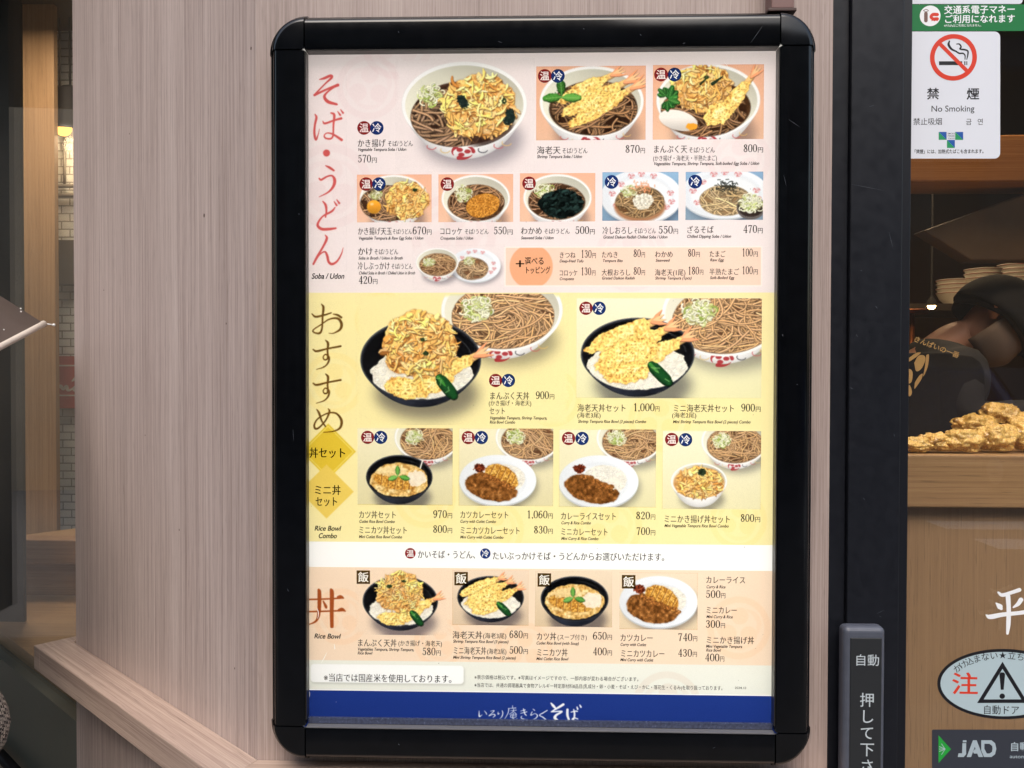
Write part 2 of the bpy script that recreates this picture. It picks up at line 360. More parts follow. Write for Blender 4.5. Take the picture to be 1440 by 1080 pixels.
    # ---- tableware
    def white_bowl(s, cx, cy, a, b, depth, inner=(250, 249, 244), crest=True, soup=None, body=(246, 246, 248)):
        s.shadow(cx+a*.12, cy+depth+b*.35, a*.8, b*.62, a*.10, (.30, .30, .27))
        u = (s.X-cx)/a
        for k in range(16):                                # wall: stacked ellipses from foot to rim
            t = k/15; aa = a*(.60+.40*t**.7); yy = cy+depth*(1-t)+b*.18*(1-t)
            bb = b*(.60+.40*t**.7)
            m = s.ell(cx, yy, aa, bb)
            v = 1-.22*np.clip(np.abs(u-.05), 0, 1)**2.2-.16*(1-t)**1.5
            s.put(srgb(*body)*v[..., None], m)
        if crest:
            y0 = cy+b*.92+depth*.40
            s.crest(cx-a*.02, y0, a*.17, b*.15)
            red = srgb(200, 90, 95)
            for ux, c in ((-.52, red), (-.30, srgb(225, 190, 120)), (.30, srgb(70, 70, 80)), (.55, red), (.68, srgb(230, 190, 110))):
                x = cx+a*ux; y = y0-b*.42*abs(ux)**1.8
                th = np.linspace(.3, 3.6, 9); r = a*.075
                s.stroke(np.stack([x+r*np.cos(th), y+r*.6*np.sin(th)], 1), a*.014, c, 0, 0, .8)
        s.put(srgb(252, 252, 252), s.ell(cx, cy, a, b))
        ai, bi = a*.945, b*.925
        g = np.clip((s.Y-cy)/b*.5+.5, 0, 1)
        v = .84+.16*g-.10*np.clip((s.X-cx)/a, -1, 1)*(1-g)
        s.put(srgb(*inner)*v[..., None]*np.array([1, .995, .95], np.float32), s.ell(cx, cy+b*.012, ai, bi))
        if soup is not None:
            m = s.ell(cx, cy+b*.20, a*.82, b*.74, soft=1.0)
            n = s.fbm(a*.25)
            s.put(srgb(*soup)*(.75+.4*n)[..., None], m*.96)
    def crest(s, x, y, rx, ry, col=(178, 52, 60), a=.9):
        c = srgb(*col)
        for k in range(3):
            th = k*2.094+.5+np.linspace(0, 1.5, 8)
            s.stroke(np.stack([x+rx*np.cos(th), y+ry*np.sin(th)], 1), np.linspace(.05, .36, 8)*rx, c, 0, 0, a)
            s.put(c, s.ell(x+rx*.45*math.cos(k*2.094+1.9), y+ry*.45*math.sin(k*2.094+1.9), rx*.30, ry*.32)*a)
    def black_bowl(s, cx, cy, a, b, depth):
        s.shadow(cx+a*.10, cy+depth+b*.42, a*.85, b*.62, a*.10, (.42, .42, .36))
        u = (s.X-cx)/a
        for k in range(16):
            t = k/15; aa = a*(.52+.48*t**.6); yy = cy+depth*(1-t)+b*.16*(1-t); bb = b*(.52+.48*t**.6)
            v = .75+.5*np.clip(1-np.abs(u+.35)*1.8, 0, 1)+.25*np.clip(1-np.abs(u-.55)*3, 0, 1)+(.25 if k in (10, 13) else 0)
            s.put(srgb(38, 42, 54)*v[..., None], s.ell(cx, yy, aa, bb))
        s.put(srgb(96, 100, 108), s.ell(cx, cy, a, b)); s.put(srgb(40, 42, 50), s.ell(cx, cy+b*.008, a*.985, b*.98))
        g = np.clip((s.Y-cy)/b, -1, 1)
        s.put(srgb(20, 20, 23)*(1.1+.5*g)[..., None], s.ell(cx, cy+b*.02, a*.955, b*.945))
        th = np.linspace(-1.5, -.15, 12)
        s.stroke(np.stack([cx+a*.86*np.cos(th), cy+b*.05+b*.84*np.sin(th)], 1), a*.012, srgb(120, 122, 128), 0, 0, .6)
    def plate(s, cx, cy, a, b, rim=.72, crest=False):
        s.shadow(cx+a*.08, cy+b*.22, a*.96, b*.92, a*.08, (.30, .30, .27))
        s.put(srgb(205, 210, 216), s.ell(cx, cy+b*.05, a, b)); 
        u = (s.X-cx)/a-(s.Y-cy)/b*.4
        s.put(srgb(240, 244, 250)*(1+.03*u)[..., None], s.ell(cx, cy, a, b*.985))
        s.put(srgb(226, 231, 238), s.ell(cx, cy+b*.03, a*rim, b*rim, soft=a*.05))
        s.put(srgb(243, 246, 250), s.ell(cx, cy+b*.06, a*rim*.97, b*rim*.95, soft=a*.06))
        if crest:
            for x, y in ((-.72, -.1), (-.62, .35), (-.5, -.45), (.72, -.12), (.62, .4), (.75, .2), (0, -.82), (-.25, -.75), (.3, -.75)):
                s.crest(cx+a*x, cy+b*y, a*.075, b*.085, (215, 110, 110), .75)
    # ---- foods
    def noodles(s, cx, cy, a, b, n, w, col=(222, 186, 148), dark=(120, 82, 56), rot=0.0, swirl=1.0):
        m = s.ell(cx, cy, a, b, soft=1.2); old = s.clip
        s.clip = m if old is None else m*old
        s.put(srgb(*dark)*(.8+.4*s.fbm(a*.2))[..., None], np.ones_like(m))
        cs = s.rs.rand(7, 2)*2-1
        for i in range(n):
            r = math.sqrt(s.rs.rand())*1.02; th = s.rs.rand()*6.283
            x, y = r*math.cos(th), r*math.sin(th); ang = th+1.57*swirl+rot+s.rs.randn()*.7
            L = s.rs.randint(12, 26); P = []; curl = s.rs.randn()*.10
            for k in range(L):
                P.append((cx+x*a, cy+y*b)); st = .085
                d = (cs[:, 0]-x)**2+(cs[:, 1]-y)**2; j = d.argmin()
                want = math.atan2(y-cs[j, 1], x-cs[j, 0])+1.57
                dd = (want-ang+1.57) % 3.1416-1.57
                ang += dd*.16+curl+s.rs.randn()*.06
                x += st*math.cos(ang); y += st*math.sin(ang)
            lev = .72+.36*(i/n)+s.rs.randn()*.06
            tint = s.rs.rand()
            c = srgb(*col)*lev*np.array([1, 1-.03*tint, 1-.12*tint], np.float32)
            s.stroke(P, w*(1.8), srgb(*dark)*.8, 0, 0, .24)
            s.stroke(P, w*(.85+.3*s.rs.rand()), c, .50, .30)
        s.clip = old
    def rice(s, cx, cy, a, b, n, size=2.6, rough=.1):
        m, f = s.blob(cx, cy, a, b, rough)
        s.put(srgb(250, 246, 234)*(.88+.2*s.fbm(size*2.))[..., None], m)
        old = s.clip; s.clip = m if old is None else m*old
        for i in range(n):
            r = math.sqrt(s.rs.rand())*1.05; th = s.rs.rand()*6.283; x, y = cx+a*r*math.cos(th), cy+b*r*math.sin(th)
            t = s.rs.rand()*3.14; L = size*.5; v = .9+.1*s.rs.rand()
            dx, dy = L*math.cos(t), L*math.sin(t)*.8
            s.stroke([(x-dx, y-dy), (x+dx, y+dy)], size*.66, srgb(255, 252, 244)*v, .16, .12, .9)
        s.clip = old
    def crumbs(s, cx, cy, a, b, rot=0, pal=None, cell=4.5, rough=.25, px=1.2):
        m, f = s.blob(cx, cy, a, b, rough, cell=cell*1.4, rot=rot)
        n = s.fbm(cell, 3, .6); n2 = 1-np.abs(2*s.fbm(cell*.8, 2)-1)
        h = np.clip((n*.6+n2*.5-.25)*1.35*(.55+.45*np.sqrt(f)), 0, 1)
        s.put(srgb(96, 58, 26), gblur(m, .9*s.S)*.35)
        s.relief(m, h, pal or [(0, srgb(200, 140, 66)), (.25, srgb(240, 194, 108)), (.5, srgb(253, 224, 142)), (.75, srgb(255, 238, 176)), (1, srgb(255, 248, 218))], px=px, lo=.72)
    def kakiage(s, cx, cy, a, b, n=120, sz=1.0, green=6):
        m, f = s.blob(cx, cy, a, b, .16)
        s.put(srgb(120, 70, 28), gblur(m, 1.2*s.S)*.4); tone = s.fbm(9*sz, 2)
        n1 = s.fbm(5*sz); s.relief(m, np.clip(n1*1.1-.05, 0, 1), [(0, srgb(140, 88, 44)), (.35, srgb(220, 164, 92)), (.6, srgb(246, 208, 132)), (1, srgb(255, 232, 172))], lo=.72)
        for i in range(int(n*1.25)):
            r = math.sqrt(s.rs.rand())*.98; th = s.rs.rand()*6.283
            x, y = cx+a*r*math.cos(th), cy+b*r*math.sin(th)
            ang = s.rs.rand()*3.1416*2; thin = i > n*.4; L = (7+12*s.rs.rand()**1.5)*sz*(1 if thin else .85); w = ((1.6+1.9*s.rs.rand()) if thin else (3.2+3.8*s.rs.rand()))*sz
            bend = s.rs.randn()*.5; P = []
            for k in range(6):
                t = k/5-.5; P.append((x+L*t*math.cos(ang+bend*t), y+L*t*math.sin(ang+bend*t)))
            ww = w*np.array([.55, .9, 1, 1.05, .9, .5])*(1+.2*s.rs.randn(6))
            q = s.rs.rand(); up = np.clip(.55-(y-cy)/b*.25-(x-cx)/a*.12, 0, 1)
            c = srgb(252, 222, 152) if q < .45 else srgb(255, 238, 190) if q < .74 else srgb(246, 206, 130) if q < .91 else srgb(240, 190, 112) if q < .96 else srgb(200, 150, 84)
            P = np.array(P); ty = min(max(int((y-s.y0)*s.S), 0), s.h-1); tx_ = min(max(int((x-s.x0)*s.S), 0), s.w-1); tn = .62+.62*float(tone[ty, tx_]); c = c*np.array([min(1, tn+.09), tn, tn*.90], np.float32)
            s.stroke(P+np.array([.7, 1.1])*sz, np.abs(ww)*1.12, srgb(112, 62, 26), 0, 0, .36)
            s.stroke(P, np.abs(ww), np.clip(c*(.86+.26*up), 0, 1), .30, .22)
        for i in range(green):
            r = .75*math.sqrt(s.rs.rand()); th = s.rs.rand()*6.28; x, y = cx+a*r*math.cos(th), cy+b*r*math.sin(th)
            mm, ff = s.blob(x, y, (3+2.5*s.rs.rand())*sz, (2+2*s.rs.rand())*sz, .35, cell=2*sz)
            s.relief(mm, s.fbm(1.6*sz), [(0, srgb(22, 34, 22)), (.6, srgb(56, 78, 46)), (1, srgb(140, 150, 100))], px=1.5)
        for i in range(n//3):
            r = math.sqrt(s.rs.rand()); th = s.rs.rand()*6.283; x, y = cx+a*r*math.cos(th), cy+b*r*math.sin(th)
            s.stroke([(x, y), (x+s.rs.randn()*1.6*sz, y+s.rs.randn()*1.6*sz)], (1+s.rs.rand()*1.2)*sz, srgb(255, 236, 178), .3, .2)
    def scallion(s, cx, cy, a, b, n=46):
        m, f = s.blob(cx, cy, a, b, .2); s.put(srgb(186, 186, 128), gblur(m, .8*s.S)*.7)
        for i in range(n):
            r = math.sqrt(s.rs.rand()); th = s.rs.rand()*6.28; x, y = cx+a*r*math.cos(th), cy+b*r*math.sin(th)
            q = s.rs.rand(); c = srgb(250, 250, 226) if q < .55 else srgb(224, 232, 164) if q < .78 else srgb(176, 200, 100) if q < .93 else srgb(250, 250, 236)
            t0 = s.rs.rand()*6.28; rr = min(a, b)*(.18+.22*s.rs.rand()); t = t0+np.linspace(0, 2.6, 7)
            s.stroke(np.stack([x+rr*np.cos(t), y+rr*.8*np.sin(t)], 1), min(a, b)*.15, c*(.9+.1*s.rs.rand()), .3, .2)
    def shrimp(s, x0, y0, x1, y1, w, tail=True, tl=.30):
        d = np.array([x1-x0, y1-y0]); L = np.hypot(*d); d = d/L; p = np.array([-d[1], d[0]])
        ang = math.atan2(d[1], d[0]); bl = L*(1-tl)
        if tail:
            e = np.array([x0, y0])+d*bl
            s.stroke([e-d*L*.1, e+d*L*tl*.45], [w*.55, w*.42], srgb(250, 205, 140), .3, .2)
            for k in (-1, -.35, .35, 1):
                P = [e+d*L*tl*.3, e+d*L*tl*.65+p*k*w*.22, e+d*L*tl+p*k*w*.42]
                s.stroke(P, [w*.2, w*.24, w*.06], srgb(250, 202, 156) if abs(k) < .5 else srgb(244, 170, 128), .35, .25)
        c = np.array([x0, y0])+d*bl*.5
        s.crumbs(c[0], c[1], bl*.56, w*.55, rot=ang, cell=w*.26, rough=.22)
    def leaf(s, x, y, r, ang, col=(86, 150, 60), one=False):
        for k in ((0,) if one else (-1, 1, 0)):
            t = ang+k*.62; L = r*(1 if k == 0 else .82)
            P = np.array([(x+L*u*math.cos(t), y+L*u*math.sin(t)) for u in (0, .3, .6, .85, 1)])
            s.stroke(P, np.array([.07, .40, .52, .30, .02])*r*(.9+.2*s.rs.rand(5)), srgb(*col)*(.92-.10*k+.1*s.rs.rand()), .4, .35)
            d_ = P[-1]-P[0]; n_ = np.array([-d_[1], d_[0]])
            for u in (.25, .42, .58, .74):
                for q in (-1, 1):
                    c0 = P[0]+d_*u; s.stroke([c0, c0+d_*.13+n_*q*.2*(1.15-u)], r*.022, srgb(150, 190, 110)*.95, 0, 0, .55); s.put(srgb(*col)*.55, s.ell(*(c0+d_*.06+n_*q*.27*(1.1-u*.75)), r*.035, r*.03)*.6)
            s.stroke(P[:4], r*.03, srgb(164, 200, 124), 0, 0, .8)
    def pepper(s, x0, y0, x1, y1, w):
        P = np.linspace([x0, y0], [x1, y1], 7)
        s.stroke(P, w*np.array([.7, .95, 1, 1, 1, .95, .7]), srgb(28, 78, 40), .5, .5)
        s.stroke(P[:4]+np.array([-w*.12, -w*.08]), w*np.array([.3, .34, .3, .1]), srgb(70, 140, 60), .3, .5, .8)
        for i in range(4):
            t = s.rs.rand(); q = P[0]*(1-t)+P[-1]*t
            s.stroke([q, q+s.rs.randn(2)*w*.3], w*.10, srgb(140, 185, 120), 0, 0, .7)
    def curry(s, m, cell=5, dark=1.0):
        h = s.fbm(cell, 3, .5); h = np.clip(h*1.3-.15, 0, 1)
        k = dark
        s.relief(m, h, [(0, srgb(104, 60, 26)*k), (.4, srgb(140, 88, 40)*k), (.75, srgb(168, 112, 58)*k), (1, srgb(196, 146, 90)*k)], lo=.74, hi=.36, px=.8, spec=.3)
    def katsu(s, cx, cy, a, b, rot, n=5):
        m, f = s.blob(cx, cy, a, b, .07, rot=rot)
        h = np.clip(s.fbm(2.4, 3, .7)*1.2-.1, 0, 1)
        s.put(srgb(110, 66, 20), gblur(m, s.S)*.35)
        s.relief(m, h, [(0, srgb(176, 104, 30)), (.4, srgb(222, 158, 64)), (.7, srgb(244, 196, 100)), (1, srgb(254, 226, 150))], px=.8)
        c, q = math.cos(rot), math.sin(rot)
        old = s.clip; s.clip = m if old is None else m*old
        for i in range(1, n):
            u = a*(2*i/n-1)
            p0 = (cx+u*c+b*q, cy+u*q-b*c); p1 = (cx+u*c-b*q+a*.06, cy+u*q+b*c)
            s.stroke([p0, p1], 1.1, srgb(140, 84, 30), 0, 0, .75)
            s.stroke([(p0[0]+1, p0[1]), (p1[0]+1, p1[1])], .7, srgb(252, 226, 170), 0, 0, .7)
        s.clip = old
    def done(s):
        r = gblur(s.rgb, .46*s.S)
        g = s.rs.randn(s.h, s.w, 1).astype(np.float32)*.008
        r = np.clip(r+g, 0, 1)
        lin = np.where(r <= .04045, r/12.92, ((r+.055)/1.055)**2.4)
        return lin.astype(np.float32)

# each picture: name -> (rect in photograph pixels, painter)
PEACH, BLUEBG, CREAM, ROSE, YEL, PEA2 = srgb(244, 196, 164), srgb(170, 200, 226), srgb(243, 236, 206), srgb(244, 234, 234), srgb(250, 239, 186), srgb(247, 226, 204)
def noodle_bowl(p, cx, cy, a, b, dep, n=210, w=None, crest=True):
    p.white_bowl(cx, cy, a, b, dep, soup=(120, 84, 56), crest=crest)
    p.noodles(cx+a*.02, cy+b*.15, a*.84, b*.77, n, (w or a*.047)*.60)
    p.scallion(cx-a*.40, cy-b*.02, a*.25, b*.28, 90)
def lit_bg(p, top, bot):
    t = np.clip((p.Y-p.y0)*p.S/p.h, 0, 1)[..., None]; p.rgb[:] = top*(1-t)+bot*t
def pic_kakiage_big(p):
    p.white_bowl(653, 147, 88, 60, 29, soup=(84, 54, 42)); p.noodles(640, 164, 62, 42, 150, 3.6, (176, 146, 122), (66, 42, 32))
    old = p.clip; p.clip = p.ell(654, 156, 76, 52); p.put(srgb(58, 36, 30), p.ell(688, 184, 36, 26, 6)*.75); p.clip = old
    p.scallion(607, 134, 16, 14, 60); p.kakiage(673, 150, 53, 45, 150, 1.15, 1)
    for x, y in ((649, 140), (653, 146), (717, 160), (714, 170), (719, 166)):
        m, f = p.blob(x, y, 6, 7, .4, 2); p.relief(m, p.fbm(2), [(0, srgb(18, 28, 30)), (.6, srgb(40, 60, 56)), (1, srgb(150, 165, 140))], px=1.6)
def pic_shrimp(p):
    lit_bg(p, srgb(243, 190, 160), srgb(240, 200, 172)); p.white_bowl(832, 143, 73, 50, 26, soup=(80, 52, 34)); p.noodles(836, 152, 60, 38, 120, 2.8, (170, 134, 104), (58, 36, 24))
    p.shrimp(790, 140, 878, 98, 19); p.shrimp(796, 158, 900, 106, 20); p.shrimp(806, 173, 909, 113, 20); p.crumbs(832, 142, 26, 14, -.45, cell=4)
    p.leaf(790, 134, 24, -1.65, (58, 120, 48), True); p.leaf(790, 136, 27, 3.05, (76, 146, 60), True); p.leaf(790, 137, 28, .02, (104, 170, 78), True)
def pic_manpuku(p):
    lit_bg(p, srgb(243, 190, 160), srgb(243, 204, 176)); p.white_bowl(996, 141, 73, 51, 26, soup=(84, 52, 30)); p.noodles(990, 156, 60, 36, 90, 2.8, (170, 134, 104), (66, 40, 26))
    p.kakiage(987, 124, 44, 32, 110, 1.0, 1); p.shrimp(1012, 168, 1068, 94, 19); p.crumbs(1010, 160, 22, 15, -.5, cell=4)
    p.stroke([(985, 118), (996, 108)], [3, 1.5], srgb(50, 66, 40), .4, .3); p.stroke([(1002, 118), (1016, 108)], [5, 1.5], srgb(40, 60, 44), .4, .3)
    p.put(srgb(120, 80, 50), gblur(p.ell(956, 172, 28, 13, rot=.25), 2)*.4); m = p.ell(954, 169, 28, 14, rot=.25)
    p.put(srgb(252, 246, 240)*(1.0-.15*np.clip((p.Y-165)/16, 0, 1))[..., None], m); p.put(srgb(244, 176, 60), p.blob(973, 178, 8, 5, .2)[0])
    p.leaf(941, 138, 19, -1.3, (46, 116, 52)); p.leaf(940, 140, 17, .3, (60, 128, 58)); p.leaf(938, 142, 15, 1.5, (40, 106, 48)); p.leaf(936, 134, 14, -2.4, (52, 120, 54))
def pic_tentama(p):
    lit_bg(p, srgb(246, 196, 168), srgb(246, 208, 182)); p.white_bowl(554, 279, 48, 33, 17, soup=(90, 60, 42)); p.noodles(545, 286, 38, 25, 80, 2.0, (186, 152, 122), (80, 52, 36))
    p.scallion(529, 274, 9, 7, 30); p.kakiage(572, 282, 30, 26, 90, .68, 1)
    m = p.ell(526, 291, 10, 9.5); p.put(srgb(246, 178, 62)*(1.08-.3*np.clip((p.Y-284)/18, 0, 1))[..., None], m); p.put(srgb(255, 236, 190), p.ell(523, 287, 2.4, 1.8, 1)*.8)
def pic_croquette(p):
    lit_bg(p, srgb(246, 196, 168), srgb(246, 208, 182)); p.white_bowl(669, 279, 48, 33, 17, soup=(92, 58, 36)); p.noodles(670, 285, 39, 25, 130, 2.0, (182, 146, 116), (82, 52, 34))
    p.scallion(652, 272, 12, 10, 44); m, f = p.blob(679, 289, 24, 16.5, .04, rot=-.25); p.put(srgb(60, 34, 18), gblur(p.ell(680, 292, 25, 17), 2)*.6)
    p.relief(m, p.fbm(1.8, 3, .7), [(0, srgb(176, 104, 30)), (.45, srgb(226, 156, 64)), (1, srgb(250, 206, 116))], px=.7)
def pic_wakame(p):
    lit_bg(p, srgb(246, 196, 168), srgb(246, 208, 182)); p.white_bowl(784, 278, 48, 33, 17, soup=(96, 62, 40)); p.noodles(782, 283, 39, 25, 70, 2.0, (176, 140, 112), (80, 52, 34))
    p.scallion(765, 268, 12, 10, 40); m, f = p.blob(790, 286, 32, 20, .14); p.relief(m, p.fbm(5, 2), [(0, srgb(8, 12, 12)), (1, srgb(30, 42, 38))]); p.clip = m
    for i in range(60):
        r = math.sqrt(p.rs.rand()); th = p.rs.rand()*6.28; x, y = 790+31*r*math.cos(th), 286+19*r*math.sin(th); t = p.rs.rand()*6.28+np.linspace(0, 1.8, 6); q = 3+5*p.rs.rand()
        p.stroke(np.stack([x+q*np.cos(t), y+q*.8*np.sin(t)], 1), 2.2+2.5*p.rs.rand(), srgb(28, 42, 40)*(.6+.8*p.rs.rand()), .7, .9)
    p.clip = None
def pic_oroshi(p):
    lit_bg(p, srgb(160, 196, 226), srgb(140, 170, 196)); p.plate(902, 276, 57, 38, .8, True); p.put(srgb(170, 110, 64), p.ell(900, 290, 36, 22, 2)*.8)
    p.noodles(900, 284, 34, 22, 110, 2.0, (194, 166, 130), (120, 86, 56)); p.scallion(885, 269, 10, 8, 40)
    m, f = p.blob(904, 283, 15, 11, .2); p.relief(m, p.fbm(2.5, 3), [(0, srgb(226, 218, 196)), (1, srgb(255, 253, 246))], lo=.75, hi=.35)
    for i in range(46):
        x, y = 905+p.rs.randn()*7, 264+p.rs.randn()*4; p.stroke([(x, y), (x+p.rs.randn()*3, y-p.rs.rand()*4)], 1.1, srgb(246, 166, 120) if i % 3 else srgb(252, 206, 176), .3, .2)
def pic_zaru(p):
    lit_bg(p, srgb(156, 190, 222), srgb(150, 172, 190)); p.plate(1019, 272, 62, 36, .82, True); p.noodles(1020, 282, 36, 21, 130, 2.0, (222, 200, 164), (160, 128, 92))
    for i in range(70):
        x, y = 1023+p.rs.randn()*8, 262+p.rs.randn()*3.5; t = p.rs.rand()*3.14; L = 4; p.stroke([(x, y), (x+L*math.cos(t), y+L*math.sin(t)*.7)], .9, srgb(38, 44, 40), .2, .2)
    p.put(srgb(120, 112, 110), p.ell(1056, 292, 20, 17)); p.put(srgb(60, 48, 44), p.ell(1056, 291, 18.5, 14)); p.scallion(1056, 286, 16, 12, 90)
def pic_kake(p):
    p.plate(668, 373, 36, 24, .8, True); p.noodles(664, 378, 22, 15, 90, 1.7, (206, 178, 146), (140, 100, 70)); p.scallion(660, 367, 8, 6, 30)
    noodle_bowl(p, 615, 369, 30, 20, 11, 110, 1.7)
def don_manpuku(p, cx, cy, k):
    p.black_bowl(cx, cy, 85*k, 57*k, 24*k); p.clip = p.ell(cx, cy+3*k, 80*k, 53*k); p.rice(cx+2*k, cy+20*k, 72*k, 36*k, 420, 3.4*k); p.clip = None
    p.shrimp(cx-22*k, cy+46*k, cx+98*k, cy-16*k, 24*k, tl=.26); p.crumbs(cx-18*k, cy+40*k, 32*k, 15*k, .1, cell=5*k); p.crumbs(cx+20*k, cy+32*k, 30*k, 13*k, -.4, cell=5*k)
    p.kakiage(cx-1*k, cy-21*k, 53*k, 46*k, 170, 1.2*k, 2); p.pepper(cx+27*k, cy+26*k, cx+47*k, cy+51*k, 17*k)
def don_ebi(p, cx, cy, k):
    p.black_bowl(cx, cy, 80*k, 51*k, 22*k); p.clip = p.ell(cx, cy+3*k, 76*k, 48*k); p.rice(cx, cy+18*k, 70*k, 33*k, 380, 3.2*k); p.clip = None
    for x0, y0, x1, y1 in ((-66, -8, 38, -52), (-52, 12, 58, -44), (-38, 32, 81, -30)): p.shrimp(cx+x0*k, cy+y0*k, cx+x1*k, cy+y1*k, 25*k, tl=.24)
    p.crumbs(cx-14*k, cy+2*k, 46*k, 22*k, -.4, cell=5.2*k); p.crumbs(cx-12*k, cy+26*k, 34*k, 15*k, -.2, cell=5*k); p.pepper(cx+20*k, cy+16*k, cx+44*k, cy+40*k, 17*k)
def don_katsu(p, cx, cy, k):
    p.black_bowl(cx, cy, 46.5*k, 31*k, 15*k); m, f = p.blob(cx, cy+4*k, 41*k, 24*k, .07)
    h = np.clip(p.fbm(5*k, 3)*1.2-.1, 0, 1); p.relief(m, h, [(0, srgb(210, 150, 70)), (.5, srgb(244, 206, 130)), (1, srgb(254, 240, 204))], lo=.72, hi=.38)
    p.katsu(cx-6*k, cy+6*k, 30*k, 11*k, .18, 6); p.clip = m; m2, f = p.blob(cx+24*k, cy+2*k, 13*k, 11*k, .3); p.put(srgb(252, 246, 236), m2*.85); p.put(srgb(252, 236, 190), p.blob(cx-10*k, cy-8*k, 22*k, 7*k, .4)[0]*.7); p.clip = None
    p.leaf(cx-2*k, cy-2*k, 14*k, -1.6, (104, 172, 76), True); p.leaf(cx-2*k, cy-1*k, 14*k, 2.8, (122, 186, 96), True); p.leaf(cx, cy-1*k, 15*k, .25, (92, 162, 70), True)
def curry_plate(p, cx, cy, k, cut):
    p.plate(cx, cy, 54*k, 36*k); p.rice(cx+8*k, cy-2*k, 30*k, 20*k, 330, 2.2*k, .05)
    if cut: p.katsu(cx+5*k, cy-4*k, 25*k, 16*k, .5, 6)
    m, f = p.blob(cx-9*k, cy+10*k, 37*k, 19*k, .08, rot=.22); u = (p.X-cx)*.5-(p.Y-cy); cutm = np.clip(.5-(u-(-1 if cut else 2)*k+(p.fbm(5*k)-.5)*10*k)*.8, 0, 1)
    p.put(srgb(90, 50, 20), gblur(m*cutm, p.S)*.4); p.curry(m*cutm, 5*k, 1.0)
    for i in range(14):
        t = p.rs.rand(); x, y = cx+(-24+52*t)*k, cy+(-8+22*t)*k+p.rs.randn()*2*k; mm, ff = p.blob(x, y, 4*k, 3*k, .2); p.curry(mm*.9, 2*k, 1.12)
    m, f = p.blob(cx-26*k, cy-17*k, 8*k, 6*k, .35, 2*k); p.relief(m, p.fbm(2*k, 2), [(0, srgb(70, 22, 14)), (.6, srgb(140, 60, 36)), (1, srgb(190, 110, 70))], px=1.3, spec=.3)
def pic_set_manpuku(p): noodle_bowl(p, 706, 436, 85, 58, 22, 340, 4.0); don_manpuku(p, 592, 506, 1.0)
def pic_set_ebi(p):
    lit_bg(p, srgb(250, 246, 222), srgb(240, 236, 196)); noodle_bowl(p, 1017, 441, 86, 60, 22, 340, 4.0); don_ebi(p, 897, 498, 1.0)
def pic_set_katsudon(p): lit_bg(p, srgb(248, 242, 214), srgb(230, 222, 184)); noodle_bowl(p, 601, 615, 46, 33, 12, 200, 2.4); don_katsu(p, 561.5, 671, 1.0); p.stroke([(594, 648), (591, 658)], 2, srgb(250, 248, 240), .2, .1)
def pic_set_cutcurry(p): lit_bg(p, srgb(248, 242, 214), srgb(230, 222, 184)); noodle_bowl(p, 743, 615, 46, 33, 12, 200, 2.4); curry_plate(p, 700, 675, 1.0, True)
def pic_set_curry(p): lit_bg(p, srgb(248, 243, 216), srgb(234, 228, 190)); noodle_bowl(p, 886, 616, 47, 33, 12, 200, 2.4); curry_plate(p, 842, 677, 1.04, False)
def pic_set_mini(p):
    lit_bg(p, srgb(250, 246, 222), srgb(238, 232, 196)); noodle_bowl(p, 1033, 620, 47, 33, 13, 200, 2.4); p.white_bowl(983, 677, 39.5, 26, 16, crest=False); p.put(srgb(222, 160, 90), p.ell(983, 679, 36, 22)*.7); p.kakiage(984, 679, 33, 22, 110, .78, 0)
    m, f = p.blob(987, 664, 6, 5, .3, 2); p.relief(m, p.fbm(2), [(0, srgb(24, 34, 24)), (1, srgb(70, 90, 60))], px=1.5)
def pic_manpukudon(p): don_manpuku(p, 563, 845.5, .62)
def pic_ebidon(p): lit_bg(p, srgb(243, 224, 204), srgb(226, 206, 180)); don_ebi(p, 690, 840, .585)
def pic_katsudon(p): lit_bg(p, srgb(243, 226, 204), srgb(226, 206, 176)); don_katsu(p, 808, 842, 1.02)
def pic_cutcurry(p): lit_bg(p, srgb(244, 228, 206), srgb(234, 216, 186)); curry_plate(p, 926, 846, 1.02, True)
